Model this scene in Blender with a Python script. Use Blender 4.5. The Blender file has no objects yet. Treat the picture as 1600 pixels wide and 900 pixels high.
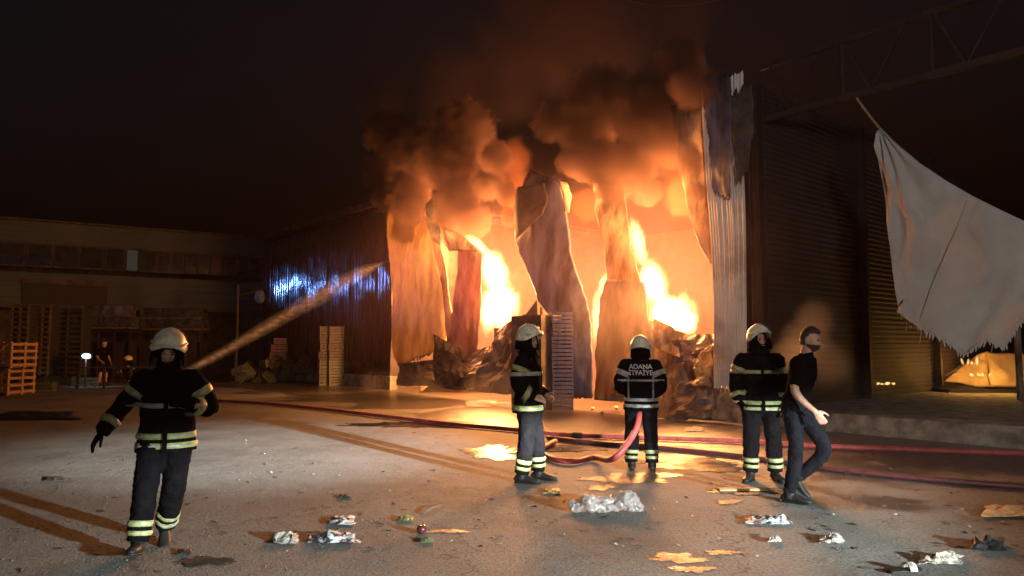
import bpy, bmesh, math, random
from mathutils import Vector, Matrix, noise
random.seed(7)
R = math.radians
sc = bpy.context.scene
C = sc.collection
# ------------------------------------------------------------------ camera
CAMZ, PITCH, FPX = 1.62, R(4.53), 1111.1
cam = bpy.data.objects.new('camera', bpy.data.cameras.new('camera'))
C.objects.link(cam)
cam.location = (0, 0, CAMZ)
cam.rotation_euler = (math.pi / 2 + PITCH, 0, 0)
cam.data.lens = 25.0
cam.data.sensor_width = 36.0
cam.data.clip_start = 0.05
cam.data.clip_end = 2000
sc.camera = cam
# ------------------------------------------------------------------ sky (night)
w = bpy.data.worlds.new('World')
sc.world = w
w.use_nodes = True
wn = w.node_tree
sky = wn.nodes.new('ShaderNodeTexSky')
sky.sky_type = 'NISHITA'
sky.sun_disc = False
sky.sun_elevation = R(-4)
sky.sun_rotation = R(200)
bgn = wn.nodes['Background']
wn.links.new(sky.outputs[0], bgn.inputs[0])
bgn.inputs[1].default_value = 0.2
# ------------------------------------------------------------------ lamps of the place
def lamp(name, kind, loc, color, power, radius=0.1, aim=None, scale=None, spot=None, blend=0.5):
    d = bpy.data.lights.new(name, kind)
    d.color = color
    d.energy = power
    d.shadow_soft_size = radius
    o = bpy.data.objects.new(name, d)
    C.objects.link(o)
    o.location = loc
    if kind == 'SPOT':
        d.spot_size = spot
        d.spot_blend = blend
        dirv = (Vector(aim) - Vector(loc))
        o.rotation_euler = dirv.to_track_quat('-Z', 'Y').to_euler()
        if scale:
            o.scale = scale
    return o
# fire engine standing right behind the camera: dipped headlight and a mast light
lamp('headlight', 'SPOT', (8.2, -2.2, 2.2), (0.86, 1.0, 1.0), 20000, 0.10, aim=(-4.4, 11.2, -1.03), spot=R(64), blend=0.5, scale=(1, 0.14, 1))
lamp('headlight_beam', 'SPOT', (8.9, -2.5, 2.1), (0.86, 1.0, 1.0), 135000, 0.10, aim=(-3.6, 11.0, 0.0), spot=R(24), blend=1.0, scale=(1, 0.13, 1))
lamp('mast_light', 'SPOT', (2.0, -6.5, 4.4), (1.0, 0.90, 0.79), 3100, 0.6, aim=(4.6, 12.0, 1.8), spot=R(72), blend=1.0)
# blue beacon of a fire engine parked left of the view
lamp('blue_beacon', 'SPOT', (-24.0, 30.8, 5.4), (0.16, 0.38, 1.0), 1900, 0.2, aim=(-7.5, 30.0, 4.0), spot=R(56), blend=0.5, scale=(1, 0.2, 1))
# ------------------------------------------------------------------ exposure / render
vs = sc.view_settings
vs.view_transform = 'Standard'
vs.look = 'None'
vs.exposure = 0.22
vs.gamma = 1.0
cy = sc.cycles
cy.use_denoising = True
try:
    cy.denoiser = 'OPENIMAGEDENOISE'
except Exception:
    pass
cy.use_adaptive_sampling = True
cy.adaptive_threshold = 0.025
cy.max_bounces = 6
cy.diffuse_bounces = 2
cy.glossy_bounces = 3
cy.transmission_bounces = 4
cy.volume_bounces = 1
cy.transparent_max_bounces = 12
cy.sample_clamp_indirect = 4.0
cy.sample_clamp_direct = 0.0
cy.volume_step_rate = 0.8
cy.volume_max_steps = 256
cy.caustics_reflective = False
cy.caustics_refractive = False
# ------------------------------------------------------------------ pixel helpers (1600 x 900 photograph) -> places in the yard
FWD = Vector((0, math.cos(PITCH), math.sin(PITCH)))
UPV = Vector((0, -math.sin(PITCH), math.cos(PITCH)))
CAMP = Vector((0, 0, CAMZ))
def ray(px, py):
    return FWD + Vector((1, 0, 0)) * ((px - 800) / FPX) + UPV * ((450 - py) / FPX)
def gp(px, py, z=0.0):
    d = ray(px, py)
    return CAMP + d * ((z - CAMZ) / d.z)
def at(px, py, Y):
    d = ray(px, py)
    return CAMP + d * (Y / d.y)
P0 = Vector((5.1, 14.5, 0))
UU = Vector((-0.643, 0.766, 0)).normalized()
NN = Vector((-0.766, -0.643, 0)).normalized()
def F(a, off, z):
    return P0 + UU * a + NN * off + Vector((0, 0, z))
def fac(px, py, off=0.0):
    d = ray(px, py)
    t = ((P0 + NN * off) - CAMP).dot(NN) / d.dot(NN)
    return CAMP + d * t
# ------------------------------------------------------------------ mesh helpers
def mesh(name, verts, faces, mat=None, parent=None, smooth=False):
    me = bpy.data.meshes.new(name)
    me.from_pydata([tuple(v) for v in verts], [], faces)
    me.update()
    if mat:
        me.materials.append(mat)
    if smooth:
        me.polygons.foreach_set('use_smooth', [True] * len(me.polygons))
    o = bpy.data.objects.new(name, me)
    C.objects.link(o)
    if parent:
        o.parent = parent
    return o
def tag(o, label=None, cat=None, group=None, kind=None):
    if label: o['label'] = label
    if cat: o['category'] = cat
    if group: o['group'] = group
    if kind: o['kind'] = kind
    return o
def empty(name, loc=(0, 0, 0), rz=0.0, label=None, cat=None, group=None):
    o = bpy.data.objects.new(name, None)
    C.objects.link(o)
    o.location = loc
    o.rotation_euler = (0, 0, rz)
    o.empty_display_size = 0.1
    return tag(o, label, cat, group)
def dup(root, loc=None, rot=None, label=None, group=None, parent=None):
    r = root.copy()
    C.objects.link(r)
    if loc is not None: r.location = loc
    if rot is not None: r.rotation_euler = rot
    if label: r['label'] = label
    if group: r['group'] = group
    if parent: r.parent = parent
    for ch in list(root.children):
        c = ch.copy()
        C.objects.link(c)
        c.parent = r
        for g in ch.children:
            d = g.copy()
            C.objects.link(d)
            d.parent = c
    return r
class MB:
    def __init__(s):
        s.v, s.f = [], []
    def box(s, c, size, rot=None):
        c = Vector(c)
        b = len(s.v)
        for dz in (-.5, .5):
            for dx, dy in ((-.5, -.5), (.5, -.5), (.5, .5), (-.5, .5)):
                p = Vector((dx * size[0], dy * size[1], dz * size[2]))
                if rot: p = rot @ p
                s.v.append(c + p)
        s.f += [[b, b+3, b+2, b+1], [b+4, b+5, b+6, b+7]] + [[b+i, b+(i+1) % 4, b+4+(i+1) % 4, b+4+i] for i in range(4)]
        return s
    def bar(s, p, q, wd, ht, up=Vector((0, 0, 1))):
        p, q = Vector(p), Vector(q)
        d = (q - p)
        z = d.normalized()
        x = up.cross(z)
        if x.length < 1e-4: x = Vector((1, 0, 0))
        x.normalize()
        y = z.cross(x)
        m = Matrix((x, y, z)).transposed()
        return s.box((p + q) / 2, (wd, ht, d.length), m)
    def tube(s, pts, radii, seg=10, cap=True, ref=None):
        pts = [Vector(p) for p in pts]
        n = len(pts)
        if not hasattr(radii, '__len__'): radii = [radii] * n
        t0 = (pts[1] - pts[0]).normalized()
        if ref is None:
            ref = Vector((1, 0, 0)) if abs(t0.x) < 0.8 else Vector((0, 1, 0))
        x = (ref - t0 * ref.dot(t0)).normalized()
        b = len(s.v)
        for i, p in enumerate(pts):
            t = (pts[min(i+1, n-1)] - pts[max(i-1, 0)]).normalized()
            x = (x - t * x.dot(t)).normalized()
            y = t.cross(x)
            r = radii[i]
            ra, rb = r if hasattr(r, '__len__') else (r, r)
            for k in range(seg):
                a = 2 * math.pi * k / seg
                s.v.append(p + x * (math.cos(a) * ra) + y * (math.sin(a) * rb))
        for i in range(n - 1):
            for k in range(seg):
                k2 = (k + 1) % seg
                s.f.append([b+i*seg+k, b+i*seg+k2, b+(i+1)*seg+k2, b+(i+1)*seg+k])
        if cap:
            s.f.append([b+k for k in range(seg)][::-1])
            s.f.append([b+(n-1)*seg+k for k in range(seg)])
        return s
    def ball(s, c, rad, seg=12, rings=8, rot=None, fn=None):
        c = Vector(c)
        b = len(s.v)
        rx, ry, rz = rad if hasattr(rad, '__len__') else (rad,)*3
        for i in range(rings + 1):
            th = math.pi * i / rings
            for k in range(seg):
                ph = 2 * math.pi * k / seg
                d = Vector((math.sin(th)*math.cos(ph), math.sin(th)*math.sin(ph), math.cos(th)))
                p = Vector((d.x*rx, d.y*ry, d.z*rz))
                if fn: p = fn(d, p)
                if rot: p = rot @ p
                s.v.append(c + p)
        for i in range(rings):
            for k in range(seg):
                k2 = (k + 1) % seg
                q = [b+i*seg+k, b+(i+1)*seg+k, b+(i+1)*seg+k2, b+i*seg+k2]
                if i == 0: q = [q[0], q[1], q[2]]
                elif i == rings-1: q = [q[0], q[1], q[3]]
                s.f.append(q)
        return s
    def build(s, name, mat=None, parent=None, smooth=False, weld=False):
        o = mesh(name, s.v, s.f, mat, parent, smooth)
        if weld:
            bm = bmesh.new(); bm.from_mesh(o.data)
            bmesh.ops.remove_doubles(bm, verts=bm.verts, dist=1e-5)
            bmesh.ops.recalc_face_normals(bm, faces=bm.faces)
            bm.to_mesh(o.data); bm.free()
        return o
def crom(pts, n=6):
    pts = [Vector(p) for p in pts]
    out = []
    for i in range(len(pts) - 1):
        p0, p1, p2, p3 = pts[max(i-1, 0)], pts[i], pts[i+1], pts[min(i+2, len(pts)-1)]
        for k in range(n):
            t = k / n
            out.append(0.5*((2*p1)+(p2-p0)*t+(2*p0-5*p1+4*p2-p3)*t*t+(3*p1-p0-3*p2+p3)*t**3))
    out.append(pts[-1])
    return out
def lerp_list(vals, n):
    out = []
    for i in range(len(vals)-1):
        for k in range(n):
            t = k/n
            t = t*t*(3-2*t)
            a, b = vals[i], vals[i+1]
            if hasattr(a, '__len__'): out.append(tuple(a[j]*(1-t)+b[j]*t for j in range(len(a))))
            else: out.append(a*(1-t)+b*t)
    out.append(vals[-1])
    return out
def bake(o):
    dg = bpy.context.evaluated_depsgraph_get()
    me = bpy.data.meshes.new_from_object(o.evaluated_get(dg))
    old = o.data
    o.modifiers.clear()
    o.data = me
    bpy.data.meshes.remove(old)
    return o
def remesh(o, voxel, smooth=4, fac_=0.5):
    m = o.modifiers.new('r', 'REMESH'); m.mode = 'VOXEL'; m.voxel_size = voxel; m.use_smooth_shade = True
    if smooth:
        m = o.modifiers.new('s', 'SMOOTH'); m.iterations = smooth; m.factor = fac_
    bake(o)
    o.data.polygons.foreach_set('use_smooth', [True] * len(o.data.polygons))
    return o
def wrinkle(o, amp, freq, stretch=(1, 1, 1), seed=0.0):
    me = o.data
    me.update()
    ns = [v.normal.copy() for v in me.vertices]
    for v, nn in zip(me.vertices, ns):
        c = v.co
        q = Vector((c.x*stretch[0]*freq+seed, c.y*stretch[1]*freq+seed*2, c.z*stretch[2]*freq))
        h = noise.noise(q) + 0.5*noise.noise(q*2.1) - 0.6*abs(noise.noise(q*0.8+Vector((9, 3, 1))))
        v.co = c + nn*(h*amp)
    me.update()
def solid(o, th, off=0.0):
    m = o.modifiers.new('t', 'SOLIDIFY'); m.thickness = th; m.offset = off
    return bake(o)
# ------------------------------------------------------------------ materials
def principled(name):
    m = bpy.data.materials.new(name); m.use_nodes = True
    return m, m.node_tree, m.node_tree.nodes['Principled BSDF']
def mat(name, c1, c2=None, scale=6.0, rough=0.6, rough2=None, metal=0.0, bump=0.0, bscale=None, detail=5.0, trans=0.0, alpha=1.0, stretch=None, translucent=None, sheen=0.0, lo=0.35, hi=0.65, spec=0.5, bdist=0.02):
    m, nt, b = principled(name)
    N, L = nt.nodes, nt.links
    tc = N.new('ShaderNodeTexCoord')
    src = tc.outputs['Object']
    if stretch:
        mp = N.new('ShaderNodeMapping'); mp.inputs['Scale'].default_value = stretch
        L.new(src, mp.inputs[0]); src = mp.outputs[0]
    nz = N.new('ShaderNodeTexNoise'); nz.inputs['Scale'].default_value = scale; nz.inputs['Detail'].default_value = detail
    nz.inputs['Roughness'].default_value = 0.6
    L.new(src, nz.inputs['Vector'])
    c2 = c2 or tuple(x*0.7 for x in c1)
    rp = N.new('ShaderNodeValToRGB')
    rp.color_ramp.elements[0].position = lo; rp.color_ramp.elements[1].position = hi
    rp.color_ramp.elements[0].color = (*c2, 1); rp.color_ramp.elements[1].color = (*c1, 1)
    L.new(nz.outputs['Fac'], rp.inputs[0]); L.new(rp.outputs[0], b.inputs['Base Color'])
    if rough2 is not None:
        mr = N.new('ShaderNodeMapRange'); mr.inputs['From Min'].default_value = lo; mr.inputs['From Max'].default_value = hi
        mr.inputs['To Min'].default_value = rough2; mr.inputs['To Max'].default_value = rough
        L.new(nz.outputs['Fac'], mr.inputs[0]); L.new(mr.outputs[0], b.inputs['Roughness'])
    else:
        b.inputs['Roughness'].default_value = rough
    b.inputs['Metallic'].default_value = metal
    b.inputs['Specular IOR Level'].default_value = spec
    if trans: b.inputs['Transmission Weight'].default_value = trans
    if alpha < 1: b.inputs['Alpha'].default_value = alpha
    if sheen: b.inputs['Sheen Weight'].default_value = sheen
    if bump:
        n2 = N.new('ShaderNodeTexNoise'); n2.inputs['Scale'].default_value = bscale or scale*4; n2.inputs['Detail'].default_value = 6
        L.new(src, n2.inputs['Vector'])
        bp = N.new('ShaderNodeBump'); bp.inputs['Strength'].default_value = bump; bp.inputs['Distance'].default_value = bdist
        L.new(n2.outputs['Fac'], bp.inputs['Height']); L.new(bp.outputs[0], b.inputs['Normal'])
    if translucent:
        tl = N.new('ShaderNodeBsdfTranslucent'); tl.inputs[0].default_value = (*translucent[0], 1)
        mx = N.new('ShaderNodeMixShader'); mx.inputs[0].default_value = translucent[1]
        out = N['Material Output']
        L.new(b.outputs[0], mx.inputs[1]); L.new(tl.outputs[0], mx.inputs[2]); L.new(mx.outputs[0], out.inputs[0])
    return m
def emit(name, color, strength):
    m = bpy.data.materials.new(name); m.use_nodes = True
    nt = m.node_tree; nt.nodes.clear()
    e = nt.nodes.new('ShaderNodeEmission'); o = nt.nodes.new('ShaderNodeOutputMaterial')
    e.inputs[0].default_value = (*color, 1); e.inputs[1].default_value = strength
    nt.links.new(e.outputs[0], o.inputs[0])
    return m
def vol_nodes(name):
    m = bpy.data.materials.new(name); m.use_nodes = True
    nt = m.node_tree; nt.nodes.clear()
    out = nt.nodes.new('ShaderNodeOutputMaterial')
    return m, nt, nt.nodes, nt.links, out
def volume_even(name, color, density, aniso=0.3):
    m, nt, N, L, out = vol_nodes(name)
    v = N.new('ShaderNodeVolumePrincipled')
    v.inputs['Color'].default_value = (*color, 1); v.inputs['Density'].default_value = density; v.inputs['Anisotropy'].default_value = aniso
    L.new(v.outputs[0], out.inputs['Volume'])
    return m
def volume_streaks(name, color, density, scale=(6, 6, 6), aniso=0.4):
    m, nt, N, L, out = vol_nodes(name)
    g = N.new('ShaderNodeNewGeometry'); mp = N.new('ShaderNodeMapping'); mp.inputs['Scale'].default_value = scale
    L.new(g.outputs['Position'], mp.inputs[0])
    nz = N.new('ShaderNodeTexNoise'); nz.inputs['Scale'].default_value = 1.0; nz.inputs['Detail'].default_value = 3; L.new(mp.outputs[0], nz.inputs['Vector'])
    mr = N.new('ShaderNodeMapRange'); mr.inputs['From Min'].default_value = .40; mr.inputs['From Max'].default_value = .66; mr.inputs['To Max'].default_value = density
    L.new(nz.outputs['Fac'], mr.inputs[0])
    v = N.new('ShaderNodeVolumePrincipled'); v.inputs['Color'].default_value = (*color, 1); v.inputs['Anisotropy'].default_value = aniso
    L.new(mr.outputs[0], v.inputs['Density']); L.new(v.outputs[0], out.inputs['Volume'])
    return m
def volume_puffs(name, spheres, density, color, nscale=1.2, amp=0.9, soft=0.3, aniso=0.2, detail=4.0, step=1.0):
    """smoke whose density follows a cluster of soft puffs roughened by noise"""
    m, nt, N, L, out = vol_nodes(name)
    g = N.new('ShaderNodeNewGeometry')
    pos = g.outputs['Position']
    last = None
    for c, r in spheres:
        d = N.new('ShaderNodeVectorMath'); d.operation = 'DISTANCE'
        L.new(pos, d.inputs[0]); d.inputs[1].default_value = tuple(c)
        k = N.new('ShaderNodeMath'); k.operation = 'MULTIPLY_ADD'
        L.new(d.outputs['Value'], k.inputs[0]); k.inputs[1].default_value = -1.0/r; k.inputs[2].default_value = 1.0
        if last is None: last = k.outputs[0]
        else:
            mx = N.new('ShaderNodeMath'); mx.operation = 'SMOOTH_MAX'; mx.inputs[2].default_value = 0.12
            L.new(last, mx.inputs[0]); L.new(k.outputs[0], mx.inputs[1]); last = mx.outputs[0]
    nz = N.new('ShaderNodeTexNoise'); nz.inputs['Scale'].default_value = nscale; nz.inputs['Detail'].default_value = detail; nz.inputs['Roughness'].default_value = 0.6
    L.new(pos, nz.inputs['Vector'])
    sm = N.new('ShaderNodeMath'); sm.operation = 'MULTIPLY_ADD'; sm.inputs[1].default_value = amp; L.new(nz.outputs['Fac'], sm.inputs[0])
    ad = N.new('ShaderNodeMath'); ad.operation = 'SUBTRACT'; ad.inputs[1].default_value = amp*0.5
    L.new(last, ad.inputs[0]); L.new(ad.outputs[0], sm.inputs[2])
    mr = N.new('ShaderNodeMapRange'); mr.interpolation_type = 'SMOOTHSTEP'
    mr.inputs['From Min'].default_value = 0.08; mr.inputs['From Max'].default_value = 0.08+soft
    mr.inputs['To Min'].default_value = 0.0; mr.inputs['To Max'].default_value = density
    L.new(sm.outputs[0], mr.inputs[0])
    v = N.new('ShaderNodeVolumePrincipled'); v.inputs['Color'].default_value = (*color, 1); v.inputs['Anisotropy'].default_value = aniso
    L.new(mr.outputs[0], v.inputs['Density']); L.new(v.outputs[0], out.inputs['Volume'])
    m.cycles.volume_step_rate = step
    return m
def hull(name, spheres, m, grow=1.12, voxel=0.22):
    mb = MB()
    for c, r in spheres:
        mb.ball(c, r*grow, 14, 9)
    o = mb.build(name, m)
    remesh(o, voxel, 3)
    return o
# ------------------------------------------------------------------ shared materials
M = {}
M['asphalt'] = None
def ground_material():
    m, nt, b = principled('asphalt')
    N, L = nt.nodes, nt.links
    g = N.new('ShaderNodeNewGeometry'); pos = g.outputs['Position']
    def noise_(s, d=4, r=0.6):
        n = N.new('ShaderNodeTexNoise'); n.inputs['Scale'].default_value = s; n.inputs['Detail'].default_value = d; n.inputs['Roughness'].default_value = r
        L.new(pos, n.inputs['Vector']); return n.outputs['Fac']
    def ramp(src, stops):
        rp = N.new('ShaderNodeValToRGB'); e = rp.color_ramp.elements
        while len(e) < len(stops): e.new(0.5)
        for k, (p, c) in enumerate(stops): e[k].position = p; e[k].color = (*c, 1)
        L.new(src, rp.inputs[0]); return rp.outputs[0]
    def mix(f, a, bb, mode='MIX'):
        x = N.new('ShaderNodeMix'); x.data_type = 'RGBA'; x.blend_type = mode
        if hasattr(f, 'node'): L.new(f, x.inputs[0])
        else: x.inputs[0].default_value = f
        for s, i in ((a, 6), (bb, 7)):
            if hasattr(s, 'node'): L.new(s, x.inputs[i])
            else: x.inputs[i].default_value = (*s, 1)
        return x.outputs[2]
    base = ramp(noise_(0.55, 6), [(0.3, (0.090, 0.086, 0.076)), (0.7, (0.158, 0.153, 0.138))])
    fine = ramp(noise_(38, 4, 0.7), [(0.32, (0.35, 0.35, 0.35)), (0.5, (0.95, 0.95, 0.95)), (0.72, (1.5, 1.48, 1.4))])
    col = mix(1.0, base, fine, 'MULTIPLY')
    vo = N.new('ShaderNodeTexVoronoi'); vo.inputs['Scale'].default_value = 26; L.new(pos, vo.inputs['Vector'])
    speck = ramp(vo.outputs['Distance'], [(0.10, (1, 1, 1)), (0.17, (0, 0, 0))])
    sel = ramp(noise_(3.1, 3), [(0.5, (0, 0, 0)), (0.66, (1, 1, 1))])
    sp = mix(1.0, speck, sel, 'MULTIPLY')
    col = mix(sp, col, (0.28, 0.26, 0.22))
    stain = ramp(noise_(0.23, 7, 0.7), [(0.50, (1, 1, 1)), (0.60, (0.62, 0.58, 0.54))])
    col = mix(1.0, col, stain, 'MULTIPLY')
    soot = ramp(noise_(1.9, 6, 0.72), [(0.60, (1, 1, 1)), (0.70, (0.55, 0.52, 0.5))])
    col = mix(1.0, col, soot, 'MULTIPLY')
    vc = N.new('ShaderNodeTexVoronoi'); vc.feature = 'DISTANCE_TO_EDGE'; vc.inputs['Scale'].default_value = 0.35
    wv = N.new('ShaderNodeVectorMath'); wv.operation = 'ADD'
    wn_ = N.new('ShaderNodeTexNoise'); wn_.inputs['Scale'].default_value = 2.2; wn_.inputs['Detail'].default_value = 5; L.new(pos, wn_.inputs['Vector'])
    L.new(pos, wv.inputs[0]); L.new(wn_.outputs['Color'], wv.inputs[1]); L.new(wv.outputs[0], vc.inputs['Vector'])
    crack = ramp(vc.outputs['Distance'], [(0.0, (0.35, 0.33, 0.3)), (0.006, (1, 1, 1))])
    col = mix(1.0, col, crack, 'MULTIPLY')
    # wet ground: wetter towards the burning hall
    dt = N.new('ShaderNodeVectorMath'); dt.operation = 'DOT_PRODUCT'; L.new(pos, dt.inputs[0]); dt.inputs[1].default_value = tuple(NN)
    mr = N.new('ShaderNodeMapRange'); L.new(dt.outputs['Value'], mr.inputs[0])
    d0 = P0.dot(NN)
    mr.inputs['From Min'].default_value = d0 + 7.5; mr.inputs['From Max'].default_value = d0 + 2.0
    mr.inputs['To Min'].default_value = -0.22; mr.inputs['To Max'].default_value = 0.20
    ad = N.new('ShaderNodeMath'); ad.operation = 'ADD'; L.new(noise_(0.42, 5, 0.55), ad.inputs[0]); L.new(mr.outputs[0], ad.inputs[1])
    wet = ramp(ad.outputs[0], [(0.47, (0, 0, 0)), (0.56, (1, 1, 1))])
    col = mix(wet, col, mix(1.0, col, (0.5, 0.46, 0.43), 'MULTIPLY'))
    L.new(col, b.inputs['Base Color'])
    rr = N.new('ShaderNodeMapRange'); rr.inputs['To Min'].default_value = 0.8; rr.inputs['To Max'].default_value = 0.3
    L.new(wet, rr.inputs[0]); L.new(rr.outputs[0], b.inputs['Roughness'])
    bp = N.new('ShaderNodeBump'); bp.inputs['Strength'].default_value = 0.75; bp.inputs['Distance'].default_value = 0.012
    hs = N.new('ShaderNodeMath'); hs.operation = 'ADD'; L.new(noise_(48, 5, 0.7), hs.inputs[0])
    h2 = N.new('ShaderNodeMath'); h2.operation = 'MULTIPLY'; h2.inputs[1].default_value = 2.5; L.new(noise_(3, 4), h2.inputs[0]); L.new(h2.outputs[0], hs.inputs[1])
    L.new(hs.outputs[0], bp.inputs['Height']); L.new(bp.outputs[0], b.inputs['Normal'])
    return m
M['asphalt'] = ground_material()
M['concrete'] = mat('concrete', (0.34, 0.31, 0.26), (0.10, 0.09, 0.075), 3.5, 0.85, bump=0.8, bscale=22)
M['dark_metal'] = mat('dark_metal', (0.13, 0.125, 0.14), (0.035, 0.03, 0.03), 1.6, 0.15, 0.07, metal=0.95, bump=0.22, bscale=2.5)
M['burnt_metal'] = mat('burnt_metal', (0.24, 0.20, 0.20), (0.07, 0.05, 0.045), 1.7, 0.6, 0.4, metal=0.3, bump=0.6, bscale=6, bdist=0.04, detail=8)
M['grey_sheet'] = mat('grey_sheet', (0.16, 0.17, 0.27), (0.04, 0.04, 0.065), 1.4, 0.55, 0.4, metal=0.15, stretch=(1.5, 1.5, .5), lo=.40, hi=.62, bump=0.6, bscale=2.5, bdist=0.04, detail=9)
M['tan_sheet'] = mat('tan_sheet', (0.62, 0.50, 0.30), (0.13, 0.085, 0.05), 1.3, 0.6, stretch=(1.5, 1.5, .5), lo=.40, hi=.60, bump=0.7, bscale=2.5, bdist=0.05, detail=9, translucent=((0.85, 0.66, 0.42), 0.24))
M['red_sheet'] = mat('red_sheet', (0.38, 0.20, 0.17), (0.05, 0.03, 0.028), 2.0, 0.6, stretch=(1.5, 1.5, .5), lo=.40, hi=.60, bump=0.7, bscale=3, bdist=0.05, detail=9, translucent=((0.6, 0.25, 0.15), 0.10))
M['brown_sheet'] = mat('brown_sheet', (0.50, 0.36, 0.24), (0.07, 0.048, 0.035), 1.7, 0.6, stretch=(1.5, 1.5, .5), lo=.40, hi=.60, bump=0.7, bscale=3, bdist=0.05, detail=9, translucent=((0.8, 0.55, 0.35), 0.12))
M['ribbed'] = mat('ribbed', (0.78, 0.76, 0.72), (0.42, 0.39, 0.37), 1.1, 0.55, metal=0.2, bump=0.15, bscale=8, lo=0.3, hi=0.55)
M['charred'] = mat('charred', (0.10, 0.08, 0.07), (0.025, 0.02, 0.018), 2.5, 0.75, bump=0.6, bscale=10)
M['steel_brown'] = mat('steel_brown', (0.045, 0.03, 0.025), (0.022, 0.015, 0.013), 4, 0.65, metal=0.3, bump=0.2)
M['siding'] = mat('siding', (0.036, 0.028, 0.028), (0.016, 0.013, 0.013), 1.2, 0.7, bump=0.2, bscale=12)
M['pale_siding'] = mat('pale_siding', (0.075, 0.105, 0.128), (0.052, 0.075, 0.092), 0.7, 0.7, bump=0.1)
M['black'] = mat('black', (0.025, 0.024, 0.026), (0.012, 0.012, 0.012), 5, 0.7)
M['tarp'] = mat('tarp', (0.60, 0.59, 0.58), (0.48, 0.46, 0.45), 1.1, 0.75, bump=0.5, bscale=60, translucent=((0.5, 0.42, 0.35), 0.15))
M['glow_sheet'] = mat('glow_sheet', (0.72, 0.56, 0.30), (0.40, 0.26, 0.12), 1.6, 0.6, bump=0.5, bscale=3, bdist=0.04, translucent=((0.9, 0.65, 0.3), 0.35))  # paler than the other sheets, so the firelit brightness sits in the colour
M['glass_dark'] = mat('glass_dark', (0.03, 0.035, 0.04), (0.015, 0.015, 0.02), 3, 0.12, spec=0.8)
M['wood'] = mat('wood', (0.42, 0.26, 0.13), (0.24, 0.14, 0.07), 6, 0.75, bump=0.3, stretch=(1, 1, 6))
M['wood_dark'] = mat('wood_dark', (0.14, 0.10, 0.07), (0.07, 0.05, 0.04), 6, 0.8)
M['crate_green'] = mat('crate_green', (0.11, 0.13, 0.08), (0.05, 0.06, 0.035), 4, 0.5)
M['crate_black'] = mat('crate_black', (0.07, 0.065, 0.06), (0.04, 0.04, 0.04), 4, 0.4)
M['crate_tan'] = mat('crate_tan', (0.085, 0.066, 0.046), (0.03, 0.025, 0.02), 4, 0.55)
M['crate_pink'] = mat('crate_pink', (0.42, 0.24, 0.2), (0.3, 0.16, 0.13), 4, 0.55)
M['crate_blue'] = mat('crate_blue', (0.032, 0.036, 0.11), (0.018, 0.02, 0.06), 5, 0.45)
M['hose'] = mat('hose', (0.50, 0.07, 0.06), (0.22, 0.035, 0.032), 7, 0.5, bump=0.3, bscale=90)
M['hose_dark'] = mat('hose_dark', (0.12, 0.025, 0.022), (0.05, 0.015, 0.015), 9, 0.5, bump=0.3, bscale=90)
M['wrap'] = mat('wrap', (0.10, 0.10, 0.11), (0.04, 0.04, 0.045), 3, 0.12, spec=1.0, bump=1.0, bscale=7, trans=0.3)
M['rope'] = mat('rope', (0.3, 0.25, 0.2), None, 30, 0.9)
M['paper'] = mat('paper', (0.36, 0.33, 0.28), (0.10, 0.07, 0.055), 28, 0.8, lo=0.4, hi=0.55)
M['paper_bw'] = mat('paper_bw', (0.36, 0.36, 0.37), (0.02, 0.02, 0.022), 22, 0.55, lo=0.46, hi=0.52)
M['cardboard'] = mat('cardboard', (0.5, 0.30, 0.13), (0.33, 0.19, 0.08), 12, 0.85, bump=0.4)
M['plastic_bag'] = mat('plastic_bag', (0.30, 0.27, 0.26), (0.20, 0.18, 0.17), 8, 0.2, spec=0.8, translucent=((0.85, 0.78, 0.75), 0.4), bump=0.6, bscale=22)
M['rubber'] = mat('rubber', (0.014, 0.013, 0.012), (0.008, 0.008, 0.007), 9, 0.55, spec=0.25, bump=0.2)
M['leaf'] = mat('leaf', (0.12, 0.14, 0.04), (0.05, 0.06, 0.02), 14, 0.6)
M['leaf_dark'] = mat('leaf_dark', (0.035, 0.028, 0.018), None, 14, 0.7)
M['fruit'] = mat('fruit', (0.10, 0.02, 0.02), (0.05, 0.012, 0.012), 9, 0.25)
M['pale_fruit'] = mat('pale_fruit', (0.6, 0.52, 0.22), (0.4, 0.3, 0.1), 9, 0.4)
M['puddle'] = mat('puddle', (0.03, 0.026, 0.022), (0.02, 0.018, 0.015), 2, 0.30, 0.16, bump=0.1, bscale=14, spec=0.16)
M['damp'] = mat('damp', (0.06, 0.05, 0.04), (0.04, 0.034, 0.028), 5, 0.5, 0.36, bump=0.3, bscale=40, spec=0.2)
M['stone'] = mat('stone', (0.09, 0.082, 0.07), (0.05, 0.045, 0.04), 18, 0.85)
M['cloth_navy'] = mat('cloth_navy', (0.007, 0.006, 0.0068), (0.004, 0.0035, 0.004), 9, 0.95, spec=0.02, bump=0.35, bscale=60)
M['cloth_black'] = mat('cloth_black', (0.006, 0.0052, 0.0052), (0.0035, 0.003, 0.003), 9, 0.95, spec=0.02, bump=0.3, bscale=60)
M['denim'] = mat('denim', (0.010, 0.010, 0.013), (0.005, 0.005, 0.0065), 10, 0.95, spec=0.02, bump=0.3, bscale=80)
M['shirt_pale'] = mat('shirt_pale', (0.4, 0.38, 0.36), None, 9, 0.85)
M['band_yellow'] = mat('band_yellow', (0.30, 0.31, 0.085), (0.11, 0.11, 0.045), 16, 0.5, lo=0.3, hi=0.55)
M['band_silver'] = mat('band_silver', (0.34, 0.33, 0.30), (0.15, 0.14, 0.13), 20, 0.4, lo=0.3, hi=0.55)
M['band_grey'] = mat('band_grey', (0.26, 0.25, 0.24), (0.15, 0.14, 0.14), 20, 0.5)
M['lettering'] = mat('lettering', (0.55, 0.53, 0.52), (0.35, 0.33, 0.33), 40, 0.5)
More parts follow.
